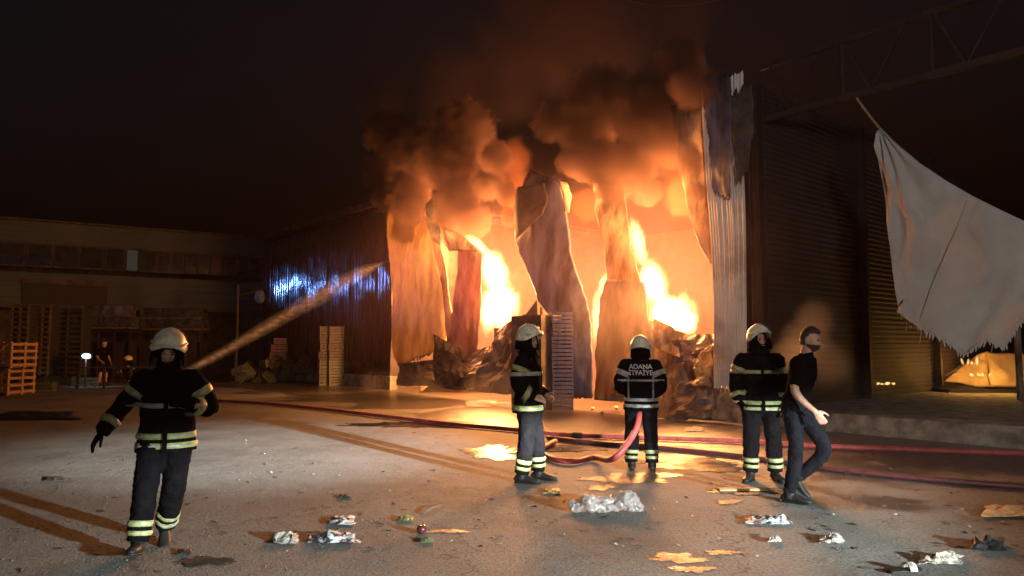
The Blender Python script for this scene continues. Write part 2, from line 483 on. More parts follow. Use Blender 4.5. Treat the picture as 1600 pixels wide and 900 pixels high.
M['helmet'] = mat('helmet', (0.72, 0.70, 0.54), (0.44, 0.41, 0.30), 12, 0.35, lo=0.3, hi=0.6)
M['helmet_trim'] = mat('helmet_trim', (0.10, 0.09, 0.08), None, 9, 0.4)
M['knob'] = mat('knob', (0.75, 0.62, 0.5), None, 9, 0.25)
M['visor'] = mat('visor', (0.8, 0.8, 0.8), None, 2, 0.06, alpha=0.07, spec=0.9)
M['skin'] = mat('skin', (0.38, 0.21, 0.14), (0.30, 0.155, 0.10), 22, 0.5)
M['hair'] = mat('hair', (0.035, 0.018, 0.012), (0.015, 0.008, 0.006), 60, 0.6, bump=0.6, bscale=120)
M['eye'] = mat('eye', (0.03, 0.022, 0.02), None, 4, 0.15)
M['lip'] = mat('lip', (0.30, 0.11, 0.09), None, 9, 0.5)
# ------------------------------------------------------------------ ground
def build_ground():
    S = 420
    xs = [-S, -60, -30, -15, 0, 15, 30, 60, S]
    v, f = [], []
    for j, y in enumerate(xs):
        for i, x in enumerate(xs):
            v.append((x, y + 20, 0))
    n = len(xs)
    for j in range(n-1):
        for i in range(n-1):
            f.append([j*n+i, j*n+i+1, (j+1)*n+i+1, (j+1)*n+i])
    tag(mesh('ground', v, f, M['asphalt']), kind='structure', label='wet grey asphalt yard strewn with litter')
    # puddles: px, py, half width px, half height px
    pud = [(768, 707, 46, 9), (640, 664, 75, 5), (1058, 873, 40, 7), (1080, 890, 28, 5), (1128, 864, 20, 4), (985, 748, 70, 7), (1090, 727, 78, 8),
           (322, 878, 38, 8), (697, 831, 26, 3), (942, 763, 22, 4), (1140, 785, 20, 3), (1180, 768, 60, 5), (900, 700, 60, 6)]
    for k, (px, py, hw, hh) in enumerate(pud):
        rng = random.Random(k)
        pts = []
        nseg = 150
        ph = [rng.uniform(0, 6.28) for _ in range(4)]
        for i in range(nseg):
            a = 2*math.pi*i/nseg
            rr = 1 + 0.22*math.sin(2*a+ph[0]) + 0.16*math.sin(3*a+ph[1]) + 0.14*math.sin(5*a+ph[2]) + 0.10*math.sin(9*a+ph[3]) + 0.26*noise.noise(Vector((math.cos(a)*4+k, math.sin(a)*4, ph[0]))) + 0.22*noise.noise(Vector((math.cos(a)*13+k, math.sin(a)*13, ph[1])))
            p = gp(px+math.cos(a)*hw*rr, py+math.sin(a)*hh*rr)
            pts.append((p.x, p.y, 0.004 + 0.0004*k))
        tag(mesh('puddle', pts, [list(range(nseg))[::-1]], M['puddle' if py < 740 else 'damp']), kind='structure', label='shallow puddle on the asphalt')
    # loose gravel
    rng = random.Random(3)
    mb = MB()
    for k in range(2600):
        if rng.random() < 0.6: p = gp(rng.uniform(-40, 620), rng.triangular(690, 930, 860))
        else: p = gp(rng.uniform(0, 1640), rng.triangular(660, 930, 830))
        r = rng.uniform(0.003, 0.007) * (1.7 if rng.random() < 0.05 else 1)
        b = len(mb.v)
        q = [Vector((rng.uniform(.7, 1.2)*r*math.cos(i*1.2566), rng.uniform(.7, 1.2)*r*math.sin(i*1.2566), 0)) for i in range(5)]
        mb.v += [p+x for x in q] + [p+x*0.55+Vector((0, 0, r*rng.uniform(.5, 1))) for x in q]
        mb.f += [[b+i, b+(i+1) % 5, b+5+(i+1) % 5, b+5+i] for i in range(5)] + [[b+5, b+6, b+7, b+8, b+9]]
    tag(mb.build('gravel', M['stone']), 'loose gravel scattered over the asphalt', kind='stuff')
    mb = MB()
    for k in range(260):
        p = gp(rng.uniform(20, 1600), rng.triangular(640, 910, 800))
        a = rng.uniform(0, 6.28); l = rng.uniform(0.015, 0.06); wd = l*rng.uniform(.2, .5)
        dx, dy = Vector((math.cos(a), math.sin(a), 0)), Vector((-math.sin(a), math.cos(a), 0))
        b = len(mb.v)
        mb.v += [p-dx*l+Vector((0, 0, .003)), p+dy*wd+Vector((0, 0, rng.uniform(.004, .02))), p+dx*l+Vector((0, 0, rng.uniform(.003, .012))), p-dy*wd+Vector((0, 0, .004))]
        mb.f += [[b, b+3, b+2, b+1]]
    tag(mb.build('leaf_litter', M['leaf_dark']), 'dark leaf scraps scattered over the yard', kind='stuff')
build_ground()
# ------------------------------------------------------------------ sheet builders
def resample(poly, n):
    poly = [tuple(p) for p in poly]
    L = [0]
    for a, b in zip(poly, poly[1:]):
        L.append(L[-1] + math.hypot(b[0]-a[0], b[1]-a[1]))
    out = []
    for i in range(n):
        t = L[-1]*i/(n-1)
        k = max(j for j in range(len(L)) if L[j] <= t+1e-9)
        k = min(k, len(poly)-2)
        s = (t-L[k])/max(1e-9, L[k+1]-L[k])
        out.append(tuple(poly[k][j]*(1-s)+poly[k+1][j]*s for j in range(len(poly[0]))))
    return out
def sheet(name, left, right, m, parent=None, cols=16, rows=30, amp=0.05, freq=1.4, bulge=0.0, ribs=0, ribd=0.03, th=0.012, seed=0.0, ragged=0.0, proj=None):
    """a torn sheet between two edges given as (px, py, offset from the facade plane)"""
    proj = proj or fac
    A, B = resample(left, rows), resample(right, rows)
    v, f = [], []
    for j in range(rows):
        pa, pb = proj(*A[j]), proj(*B[j])
        for i in range(cols):
            t = i/(cols-1)
            p = pa.lerp(pb, t)
            q = p*freq + Vector((seed, seed*1.7, 0))
            q.z *= 0.45
            h = noise.noise(q)+0.35*noise.noise(q*2.3)-1.3*abs(noise.noise(q*1.1+Vector((4, 4, 4))))-0.35*abs(noise.noise(q*2.7+Vector((1, 7, 4))))
            edge = 0.5 + 0.5*math.sin(math.pi*t)
            o = h*0.6*amp*edge + bulge*math.sin(math.pi*t)
            if ribs:
                o += ribd*(1 if math.sin(2*math.pi*ribs*t) > 0 else -1)*0.5
            p = p + NN*o
            if not ribs and i in (0, cols-1):
                p = p + UU*(0.06*noise.noise(p*3.1)+0.035*noise.noise(p*9.0))
            if ragged and j in (0, rows-1):
                p.z += noise.noise(Vector((i*0.9, seed, j)))*ragged
            v.append(p)
    for j in range(rows-1):
        for i in range(cols-1):
            f.append([j*cols+i, (j+1)*cols+i, (j+1)*cols+i+1, j*cols+i+1])
    o = mesh(name, v, f, m, parent, smooth=(ribs == 0))
    solid(o, th)
    return o
def crumple(name, quad, m, parent=None, n=14, amp=0.12, freq=2.0, th=0.008, seed=0.0, smooth=False, zmin=0.012):
    a, b, c, d = [Vector(q) for q in quad]
    nr = (b-a).cross(d-a).normalized()
    v, f = [], []
    for j in range(n):
        for i in range(n):
            s, t = i/(n-1), j/(n-1)
            p = a.lerp(b, s).lerp(d.lerp(c, s), t)
            q = p*freq+Vector((seed, seed*.7, seed*1.3))
            h = noise.noise(q)-abs(noise.noise(q*1.7))*0.9+0.4*noise.noise(q*4)
            p = p+nr*(h*amp)+Vector((noise.noise(q+Vector((5, 0, 0))), noise.noise(q+Vector((0, 5, 0))), 0))*amp*0.5
            p.z = max(p.z, zmin)
            v.append(p)
    for j in range(n-1):
        for i in range(n-1):
            f.append([j*n+i, j*n+i+1, (j+1)*n+i+1, (j+1)*n+i])
    o = mesh(name, v, f, m, parent, smooth=smooth)
    solid(o, th, 1.0)
    return o
# ------------------------------------------------------------------ burning hall
hall = empty('burning_warehouse', (0, 0, 0), 0, 'burning metal clad warehouse with torn sheets and flames inside', 'building')
def corr_panel(a0, a1, z0, z1, seed, m, parent, ribs=4, depth=0.035, rows=14, off=0.0, wav=0.05):
    prof = []
    for k in range(ribs*8+1):
        prof.append((k/(ribs*8), depth*(.5-.5*math.cos(2*math.pi*k/8))))
    v, f = [], []
    n = len(prof)
    for j in range(rows):
        z = z0+(z1-z0)*j/(rows-1)
        for s, o in prof:
            a = a0+(a1-a0)*s
            q = Vector((a*0.9, z*0.7, seed))
            h = noise.noise(q)*wav+noise.noise(q*3)*wav*0.4
            v.append(F(a, off+o+h, z))
    for j in range(rows-1):
        for i in range(n-1):
            f.append([j*n+i, (j+1)*n+i, (j+1)*n+i+1, j*n+i+1])
    o = mesh('wall_panel', v, f, m, parent, True)
    solid(o, 0.006)
    return o
na = 12
A0, A1 = 14.75, 27.2
for k in range(na):
    wa = (A1-A0)/na
    corr_panel(A0+k*wa+0.004, A0+(k+1)*wa-0.004, 0.45, 6.85, k*3.1, M['dark_metal'], hall, off=0.02*(k % 2), wav=0.05 if k < 5 else 0.025)
def fbox(name, a0, a1, o0, o1, z0, z1, m, parent=hall):
    mb = MB()
    c = [F(a, o, z) for z in (z0, z1) for a, o in ((a0, o0), (a1, o0), (a1, o1), (a0, o1))]
    mb.v = c
    mb.f = [[0, 1, 2, 3], [7, 6, 5, 4], [0, 4, 5, 1], [1, 5, 6, 2], [2, 6, 7, 3], [3, 7, 4, 0]]
    o = mb.build(name, m, parent)
    bm = bmesh.new(); bm.from_mesh(o.data); bmesh.ops.recalc_face_normals(bm, faces=bm.faces); bm.to_mesh(o.data); bm.free()
    return o
fbox('plinth', 14.6, 27.3, 0.10, -0.2, 0, 0.47, M['concrete'])
fbox('eave', 14.9, 27.4, 0.22, -0.1, 6.83, 7.05, M['charred'])
fbox('roof', 15.2, 27.3, -0.12, -14, 6.95, 7.06, M['burnt_metal'])
fbox('end_wall', 27.22, 27.4, -0.02, -14, 0, 6.9, M['charred'])
fbox('back_wall', 9.0, 27.2, -13.8, -14, 0, 6.9, M['charred'])
for a in (14.9,):
    fbox('roof_beam', a-0.1, a+0.1, -0.6, -13.7, 6.5, 6.8, M['charred'])
fbox('partition_wall', 15.0, 15.15, -0.1, -13.7, 0, 6.8, M['charred'])
# torn hanging sheets, left to right
sheet('torn_panel', [(598, 300, .15), (606, 380, .2), (612, 470, .2), (612, 540, .25), (622, 572, .3)],
      [(668, 300, .0), (676, 360, .05), (690, 440, .1), (703, 505, .1), (694, 548, .15)], M['tan_sheet'], hall, amp=0.26, freq=0.9, bulge=0.12, seed=2, ragged=.15, cols=34, rows=52)
sheet('torn_panel', [(662, 330, .32), (676, 385, .36), (690, 450, .36), (698, 535, .34)],
      [(684, 372, .28), (694, 405, .3), (706, 490, .3), (704, 540, .3)], M['brown_sheet'], hall, amp=0.05, freq=2.2, seed=5, cols=8, rows=24)
sheet('torn_panel', [(664, 320, .4), (668, 345, .45), (672, 368, .5)], [(683, 300, .1), (690, 335, .15), (688, 384, .3)], M['charred'], hall, amp=0.08, freq=2, seed=8, cols=8, rows=10)
sheet('curled_panel', [(686, 345, .1), (690, 372, .3), (700, 392, .35)], [(712, 362, .5), (735, 378, .5), (752, 394, .4)], M['brown_sheet'], hall, amp=0.1, freq=2.2, bulge=0.25, seed=9, cols=12, rows=12)
sheet('torn_panel', [(716, 386, .35), (712, 430, .35), (704, 500, .38), (698, 560, .4)],
      [(752, 394, .25), (752, 440, .25), (748, 500, .28), (744, 560, .3)], M['red_sheet'], hall, amp=0.16, freq=1.7, bulge=0.1, seed=12, cols=22, rows=40)
sheet('torn_panel', [(826, 262, .0), (803, 330, .3), (803, 374, .4), (828, 440, .45), (850, 490, .5), (860, 545, .5), (862, 622, .5)],
      [(878, 285, -.05), (887, 335, .0), (893, 400, .1), (910, 460, .2), (922, 505, .3), (926, 560, .35), (926, 622, .35)], M['grey_sheet'], hall, amp=0.22, freq=1.0, bulge=0.15, seed=15, cols=34, rows=64, ragged=.1)
sheet('folded_flap', [(808, 292, .55), (803, 335, .6), (806, 374, .7)], [(850, 286, .35), (856, 310, .42), (846, 334, .6)], M['charred'], hall, amp=0.06, freq=2, seed=18, cols=10, rows=12)
sheet('curled_panel', [(872, 280, .3), (880, 300, .35), (884, 332, .4)], [(886, 286, .25), (892, 306, .3), (890, 332, .36)], M['brown_sheet'], hall, amp=0.06, freq=4, bulge=.12, seed=21, cols=8, rows=10)
sheet('torn_panel', [(926, 285, .0), (930, 330, .1), (944, 385, .2), (946, 440, .3)],
      [(972, 290, .0), (978, 330, .0), (990, 390, .1), (1001, 445, .2)], M['brown_sheet'], hall, amp=0.17, freq=1.5, bulge=.08, seed=23, cols=22, rows=40)
sheet('torn_panel', [(946, 436, .42), (937, 470, .45), (931, 540, .5), (927, 625, .5)],
      [(1002, 440, .3), (1012, 480, .35), (1022, 540, .4), (1020, 630, .45)], M['brown_sheet'], hall, amp=0.14, freq=1.2, bulge=.12, seed=26, cols=26, rows=44)
sheet('torn_panel', [(1047, 165, .1), (1056, 230, .15), (1074, 330, .2), (1090, 380, .25), (1110, 412, .2)],
      [(1094, 160, .05), (1100, 240, .05), (1108, 330, .05), (1114, 380, .08), (1116, 414, .1)], M['brown_sheet'], hall, amp=0.1, freq=2.2, seed=29, cols=12, rows=30)
# ribbed corner pilaster
sheet('corner_cladding', [(1095, 138, .3), (1101, 250, .3), (1110, 380, .3), (1115, 480, .3), (1115, 606, .3)],
      [(1160, 112, .3), (1161, 250, .3), (1165, 380, .3), (1166, 480, .3), (1166, 606, .3)], M['ribbed'], hall, cols=57, rows=44, amp=0.07, freq=0.7, ribs=14, ribd=0.028, seed=31, ragged=.15)
sheet('burnt_flap', [(1098, 118, .34), (1101, 170, .36), (1108, 240, .38), (1112, 300, .36)], [(1140, 118, .4), (1142, 180, .44), (1144, 250, .42), (1140, 312, .36)], M['grey_sheet'], hall, cols=22, rows=40, amp=.12, freq=2.0, seed=33, ragged=.2)
sheet('burnt_flap', [(1138, 150, .4), (1146, 220, .45), (1150, 290, .4)], [(1174, 130, .3), (1178, 200, .32), (1172, 262, .32)], M['charred'], hall, cols=12, rows=20, amp=.12, freq=2.3, seed=35, ragged=.25)
fbox('steel_column', 0.36, 0.22, 0.22, -0.35, 0.3, 7.0, M['steel_brown'])
fbox('steel_column', 0.06, -0.10, 0.14, -0.25, 0.3, 7.0, M['steel_brown'])
fbox('column_web', 0.22, 0.06, 0.0, -0.03, 0.3, 6.95, M['charred'])
# side wall of the loading bay with horizontal ribs
def ribbed_wall(name, p, q, z0, z1, pitch, depth, m, parent, thick=0.05, outward=None):
    p, q = Vector(p), Vector(q)
    d = (q-p).normalized()
    nrm = Vector((d.y, -d.x, 0)) if outward is None else outward
    v, f = [], []
    n = int((z1-z0)/pitch)
    zs = []
    for k in range(n):
        for fr, o in ((0, 0), (0.35, 0), (0.5, 1), (0.85, 1)):
            zs.append((z0+(k+fr)*pitch, o*depth))
    zs.append((z0+n*pitch, 0))
    m_ = 9
    for z, o in zs:
        for i in range(m_):
            t = i/(m_-1)
            h = 0.03*noise.noise(Vector((t*6, z*0.7, 3)))
            v.append(p.lerp(q, t)+nrm*(o+h)+Vector((0, 0, z)))
    for j in range(len(zs)-1):
        for i in range(m_-1):
            f.append([j*m_+i, j*m_+i+1, (j+1)*m_+i+1, (j+1)*m_+i])
    o = mesh(name, v, f, m, parent)
    solid(o, thick, -1.0)
    return o
ribbed_wall('side_wall', F(-0.12, -0.05, 0), F(-0.12, -13.4, 0), 0.33, 7.0, 0.12, 0.016, M['siding'], hall, outward=-UU)
for o_ in (-4.2, -8.6):
    fbox('wall_post', -0.14, -0.30, o_, o_-0.14, 0.34, 6.9, M['steel_brown'])
# ------------------------------------------------------------------ loading platform
def platform():
    v, f = [], []
    n = 90
    prof = [(0.03, 0.0), (0.02, 0.12), (0.0, 0.26), (-0.03, 0.32), (-0.10, 0.335), (-0.6, 0.337), (-16, 0.34)]
    for i in range(n):
        a = 0.9 - 16*i/(n-1)
        for k, (o, z) in enumerate(prof):
            q = Vector((a*2.5, k*1.3, 0))
            d = 0.035*noise.noise(q)+0.02*noise.noise(q*3.1) if k < 5 else 0
            v.append(F(a, o+d, z + (0.012*noise.noise(q*2+Vector((7, 7, 7))) if 1 < k < 5 else 0)))
    m_ = len(prof)
    for i in range(n-1):
        for k in range(m_-1):
            f.append([i*m_+k, i*m_+k+1, (i+1)*m_+k+1, (i+1)*m_+k])
    tag(mesh('loading_platform', v, f, M['concrete'], smooth=True), 'cracked concrete edge of the loading platform', kind='structure')
platform()
def block(px, py, a_, b_, c_, label, rz=0.0):
    mb = MB(); mb.box((0, 0, c_/2), (a_, b_, c_))
    o = mb.build('concrete_block', M['concrete'])
    m = o.modifiers.new('b', 'BEVEL'); m.width = 0.03; m.segments = 2
    m = o.modifiers.new('s', 'SUBSURF'); m.subdivision_type = 'SIMPLE'; m.levels = 3; m.render_levels = 3
    bake(o); wrinkle(o, 0.025, 4.0, seed=px*0.01)
    p = gp(px, py)
    o.location = (p.x, p.y, 0); o.rotation_euler = (0, 0, rz)
    return tag(o, label, 'concrete block')
FZ = math.atan2(UU.y, UU.x)
block(1146, 657, 0.80, 0.5, 0.72, 'rough concrete block under the ribbed metal corner column', FZ)
block(1085, 652, 0.75, 0.5, 0.62, 'sooty concrete block beside the crumpled sheet heap, left of the column', FZ+0.1)
o = block(1578, 697, 0.6, 0.25, 0.33, 'pale concrete block set in the platform edge at right', FZ)
# ------------------------------------------------------------------ heaps of fallen sheets
def heap(label, pieces, m_core, core=None):
    root = empty('fallen_sheet_heap', tuple(gp(*pieces[0]['base'])), 0, label, 'debris heap')
    inv = Matrix.Translation(-root.location)
    for k, p in enumerate(pieces):
        q = [inv @ fac(*c) for c in p['q']]
        crumple(p.get('name', 'crumpled_sheet'), q, M[p['m']], root, n=p.get('n', 14), amp=p.get('amp', .14), freq=p.get('f', 1.6), seed=k*3.7+len(pieces))
    return root
heap('heap of collapsed dark sheets below the left flame', [
    dict(base=(760, 606), q=[(690, 606, .7), (760, 612, 1.0), (800, 520, .3), (740, 548, .3)], m='burnt_metal'),
    dict(q=[(735, 612, 1.2), (825, 616, 1.4), (812, 500, .5), (772, 512, .5)], m='burnt_metal', amp=.2),
    dict(q=[(676, 600, .8), (735, 606, .9), (722, 545, .5), (677, 522, .5)], m='charred', amp=.12),
    dict(q=[(770, 520, .2), (830, 515, .2), (826, 490, 0), (800, 498, 0)], m='charred', amp=.1),
    dict(q=[(620, 602, .5), (700, 604, .6), (690, 560, .3), (625, 568, .3)], m='charred', amp=.1)], None)
heap('heap of crumpled sheets below the right flame', [
    dict(base=(1050, 650), q=[(1000, 655, .7), (1070, 660, .7), (1070, 520, .1), (1010, 500, .2)], m='brown_sheet', amp=.2),
    dict(q=[(1060, 640, .5), (1118, 640, .3), (1112, 530, .1), (1050, 532, .2)], m='burnt_metal', amp=.2),
    dict(q=[(1022, 540, .5), (1060, 560, .4), (1052, 512, .2), (1022, 500, .3)], m='brown_sheet', amp=.14),
    dict(q=[(1040, 660, .9), (1078, 655, .8), (1090, 590, .5), (1060, 600, .6)], m='burnt_metal', amp=.12),
    dict(q=[(1060, 560, .3), (1118, 545, .2), (1116, 520, .0), (1056, 522, .0)], m='burnt_metal', amp=.15)], None)
tag(crumple('foil_sheet', [fac(1084, 604, .75), fac(1112, 602, .7), fac(1110, 540, .55), fac(1080, 562, .6)], M['tan_sheet'], None, n=16, amp=.16, freq=3.0, seed=4), 'crinkled shiny tan foil sheet left of the ribbed column', 'metal sheet')
tag(crumple('torn_foil', [gp(950, 622, .3), gp(976, 632, .15), at(978, 570, 13.5), at(966, 580, 13.5)], M['tan_sheet'], None, n=12, amp=.07, freq=4, seed=6), 'pale torn foil hanging left of the firefighter seen from behind', 'metal sheet')
# bent roof sheet on the ground
v, f = [], []
prof = [(655, 0.0), (672, .14), (690, .30), (712, .20), (735, .06), (752, .04), (770, .16)]
n2 = 5
pr = resample([(a, b*300) for a, b in prof], 22)
for j in range(n2):
    for (x, h) in pr:
        g = gp(x, 614-6*j/(n2-1)*3)
        v.append(Vector((g.x, g.y, h/300*1.9+0.02+0.02*noise.noise(g*1.5))))
for j in range(n2-1):
    for i in range(21):
        f.append([j*22+i, j*22+i+1, (j+1)*22+i+1, (j+1)*22+i])
o = mesh('bent_sheet', v, f, M['tan_sheet'], None, True); solid(o, 0.015)
tag(o, 'arched bent sheet lying on the ground before the left flame', 'metal sheet')
# dark machine cabinet behind the standing firefighter
b0 = fac(838, 625, 1.0)
cab = empty('machine_cabinet', (b0.x, b0.y, 0), FZ, 'dark machine cabinet with pointed top behind the firefighter in profile', 'cabinet')
hc = 2.35
MB().box((0, 0, hc/2), (1.15, .7, hc)).build('body', M['charred'], cab)
MB().box((0, 0.36, hc*0.5), (1.0, .03, hc*.8)).build('door', M['burnt_metal'], cab)
mb = MB(); mb.v = [Vector(p) for p in ((-.28, -.2, hc), (.22, -.2, hc), (.22, .2, hc), (-.28, .2, hc), (-.03, 0, hc+.42))]
mb.f = [[0, 1, 4], [1, 2, 4], [2, 3, 4], [3, 0, 4], [3, 2, 1, 0]]
mb.build('pointed_cap', M['charred'], cab)
MB().tube([(-.42, .2, hc-.02), (-.42, .2, hc+.2)], .03, 8).build('stub_pipe', M['steel_brown'], cab)
# ------------------------------------------------------------------ crates
def crate_mesh(L=.5, W=.34, H=.28, rows=3, name='produce_crate'):
    mb = MB()
    t = 0.018
    mb.box((0, 0, .012), (L-.02, W-.02, .02))
    for sx in (-1, 1):
        for sy in (-1, 1):
            mb.box((sx*(L/2-.015), sy*(W/2-.015), H/2), (.034, .034, H))
    for k in range(rows):
        z = H*(k+0.5)/rows
        hh = H/rows*0.62 if k < rows-1 else H/rows*0.8
        for sy in (-1, 1): mb.box((0, sy*(W/2-t/2), z), (L-.07, t, hh))
        for sx in (-1, 1): mb.box((sx*(L/2-t/2), 0, z), (t, W-.07, hh))
    for sx in (-.17, .17):
        for sy in (-1, 1): mb.box((sx*L, sy*(W/2+.004), H/2), (.022, .012, H*.96))
    for sy in (-.2, .2):
        for sx in (-1, 1): mb.box((sx*(L/2+.004), sy*W, H/2), (.012, .022, H*.96))
    me = bpy.data.meshes.new(name); me.from_pydata([tuple(x) for x in mb.v], [], mb.f); me.update()
    return me
CR = crate_mesh()
CRM = {}
def crate(loc, rot, mk, label, group, me=None, scale=1.0):
    key = (mk, (me or CR).name)
    if key not in CRM:
        d = (me or CR).copy(); d.materials.append(M[mk]); CRM[key] = d
    o = bpy.data.objects.new('plastic_crate', CRM[key]); C.objects.link(o)
    o.location = loc; o.rotation_euler = rot; o.scale = (scale,)*3
    return tag(o, label, 'crate', group)
# blue stack in front of the torn grey sheet
CB = crate_mesh(.52, .36, .30, 3, 'blue_crate')
bp = gp(878, 640)
nb = 8
for k in range(nb):
    lab = 'blue plastic crate, %s the tall stack left of the hose holder' % ['lowest of', 'second from the bottom of', 'third from the bottom of', 'fourth from the bottom of', 'fourth from the top of', 'third from the top of', 'second from the top of', 'topmost of'][k]
    crate((bp.x+random.uniform(-.012, .012), bp.y, k*.305), (0, 0, 0.12+random.uniform(-.04, .04)), 'crate_blue', lab, 'blue crate stack', CB)
# toppled heap in front of the dark wall
rng = random.Random(11)
hc_ = gp(450, 597)
cnt = 0
for k in range(40):
    px = rng.uniform(372, 515)
    lvl = rng.random()
    top = 1.2-abs(px-450)/75*0.6
    d = gp(px, 0 + 598)
    z = max(0, lvl*top*0.75)
    mk = rng.choice(['crate_green', 'crate_black', 'crate_black', 'crate_tan', 'crate_green'])
    crate((d.x+rng.uniform(-.3, .3), d.y+rng.uniform(0, 2.2), z), (rng.uniform(-.9, .9) if z > .1 else 0, rng.uniform(-.9, .9) if z > .1 else 0, rng.uniform(0, 3.1)), mk,
          {'crate_green': 'dark green produce crate tumbled in the heap before the metal wall', 'crate_black': 'black produce crate tumbled in the heap before the metal wall', 'crate_tan': 'tan produce crate tumbled in the heap before the metal wall'}[mk], 'toppled crate heap', scale=rng.uniform(1.0, 1.25))
g = gp(427, 598)
for k in range(3):
    crate((g.x+0.03*k, g.y+.6, 0.95+k*.34), (0, 0, .1*k-.1), 'crate_pink', ['lowest', 'middle', 'topmost'][k]+' pinkish crate of three stacked on the toppled heap', 'pinkish crates on the heap', scale=1.15 if k < 2 else .95)
for cx, lab in ((508, 'left'), (523, 'right')):
    g = gp(cx, 602)
    for k in range(7):
        crate((g.x, g.y, k*.335), (0, 0, rng.uniform(-.12, .12)+.5), 'crate_tan' if k > 2 else 'crate_green', ['lowest', 'second lowest', 'third lowest', 'middle', 'third topmost', 'second topmost', 'topmost'][k] + ' crate of the tall %s column ending the crate heap' % lab, 'crate columns beside the heap', scale=1.15, me=None)
for px, py, lab in ((70, 612, 'dark green crate on the ground right of the wooden bins'), (85, 600, 'dark crate standing behind the wooden bins'), (128, 603, 'green crate lying left of the man in black'), (146, 603, 'yellowish green crate at the feet of the man in black'), (109, 600, 'dark green crate in the dim yard between the people')):
    g = gp(px, py)
    crate((g.x, g.y, 0), (0, 0, rng.uniform(-.3, .3)), 'crate_green', lab, None, scale=1.2)
# ------------------------------------------------------------------ wooden bins at left
def bin_(loc, rz, label, stack_k):
    r = empty('wooden_bin', loc, rz, label, 'wooden bin', 'slatted wooden bins at left')
    Wd, Dp, Ht = 1.25, 1.1, 0.84
    for sx in (-1, 1):
        for sy in (-1, 1):
            MB().box((sx*(Wd/2-.04), sy*(Dp/2-.04), Ht/2), (.08, .08, Ht)).build('post', M['wood'], r)
    for k in range(4):
        z = .1+k*(Ht-.18)/3
        for sy in (-1, 1):
            MB().box((0, sy*(Dp/2+.012), z), (Wd, .022, .085)).build('slat', M['wood'], r)
        for sx in (-1, 1):
            MB().box((sx*(Wd/2+.012), 0, z), (.022, Dp, .085)).build('slat', M['wood'], r)
    MB().box((0, Dp/2+.03, Ht/2), (.08, .02, Ht)).build('brace', M['wood'], r)
    MB().box((0, -Dp/2-.03, Ht/2), (.08, .02, Ht)).build('brace', M['wood'], r)
    MB().box((Wd/2+.03, 0, Ht/2), (.02, .08, Ht)).build('brace', M['wood'], r)
    MB().bar((-Wd/2+.1, -Dp/2-.028, .1), (Wd/2-.1, -Dp/2-.028, Ht-.1), .02, .07, Vector((0, 1, 0))).build('brace', M['wood'], r)
    MB().box((0, 0, .03), (Wd-.1, Dp-.1, .03)).build('floor_board', M['wood_dark'], r)
    return r
g = gp(-12, 618)
for k in range(2):
    bin_((g.x+.02*k, g.y+.5, .86*k), -0.12+.03*k, ('upper' if k else 'lower')+' slatted wooden bin of the stack at the left edge', k)
# ------------------------------------------------------------------ depot behind the yard at left
DL, DR = at(-120, 590, 32.0), at(470, 590, 41.0)
dep = empty('depot_building', (0, 0, 0), 0, 'long pale sided depot with a dark window band behind the yard', 'building')
DL.z = DR.z = 0
dd = (DR-DL).normalized(); dn = Vector((dd.y, -dd.x, 0)); dlen = (DR-DL).length
def D(s, o, z): return DL+dd*s+dn*o+Vector((0, 0, z))
def dep_s(px):
    # distance along the depot front seen at this column
    k = (px-800)/FPX
    return (k*DL.y-DL.x)/(dd.x-k*dd.y)
def dbox(name, s0, s1, o0, o1, z0, z1, m, parent):
    mb = MB(); mb.v = [D(s, o, z) for z in (z0, z1) for s, o in ((s0, o0), (s1, o0), (s1, o1), (s0, o1))]
    mb.f = [[0, 1, 2, 3], [7, 6, 5, 4], [0, 4, 5, 1], [1, 5, 6, 2], [2, 6, 7, 3], [3, 7, 4, 0]]
    return mb.build(name, m, parent, weld=True)
ribbed_wall('upper_wall', D(0, 0, 0), D(dlen, 0, 0), 6.52, 7.6, 0.26, 0.03, M['pale_siding'], dep, outward=dn)
ribbed_wall('middle_wall', D(0, 0, 0), D(dlen, 0, 0), 3.52, 5.34, 0.26, 0.03, M['pale_siding'], dep, outward=dn)
dbox('back_wall', 0, dlen, -8, -8.2, 0, 7.6, M['charred'], dep)
dbox('roof', -.2, dlen+.2, 0.12, -8.2, 7.58, 7.66, M['charred'], dep)
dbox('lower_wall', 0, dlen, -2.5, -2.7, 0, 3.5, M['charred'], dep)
dbox('canopy', 0, dlen, 0.06, -2.6, 3.36, 3.50, M['pale_siding'], dep)
xs = [-110, -60, -10, 35, 78, 120, 160, 192, 214, 242, 263, 285, 305, 326, 346, 366, 386, 406, 430, 455]
for a, b in zip(xs, xs[1:]):
    s0, s1 = dep_s(a), dep_s(b)
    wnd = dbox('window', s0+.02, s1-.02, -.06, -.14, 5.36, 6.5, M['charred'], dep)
    lit = (a == 192)
    pane = dbox('pane', s0+.08, s1-.08, -.04, -.055, 5.42, 6.44, emit('lit_room', (0.75, 0.72, 0.5), 0.035) if lit else M['glass_dark'], wnd)
dbox('door_header', dep_s(30), dep_s(168), 0.10, 0.02, 4.55, 4.75, M['charred'], dep)
dbox('dark_bay', dep_s(32), dep_s(166), 0.09, 0.035, 3.55, 4.55, M['black'], dep)  # black slab on the wall, painted shade in place of the open bay
for px in (20, 120, 215, 312, 400):
    dbox('canopy_post', dep_s(px), dep_s(px)+.22, -0.05, -.27, 0, 3.36, M['steel_brown'], dep)
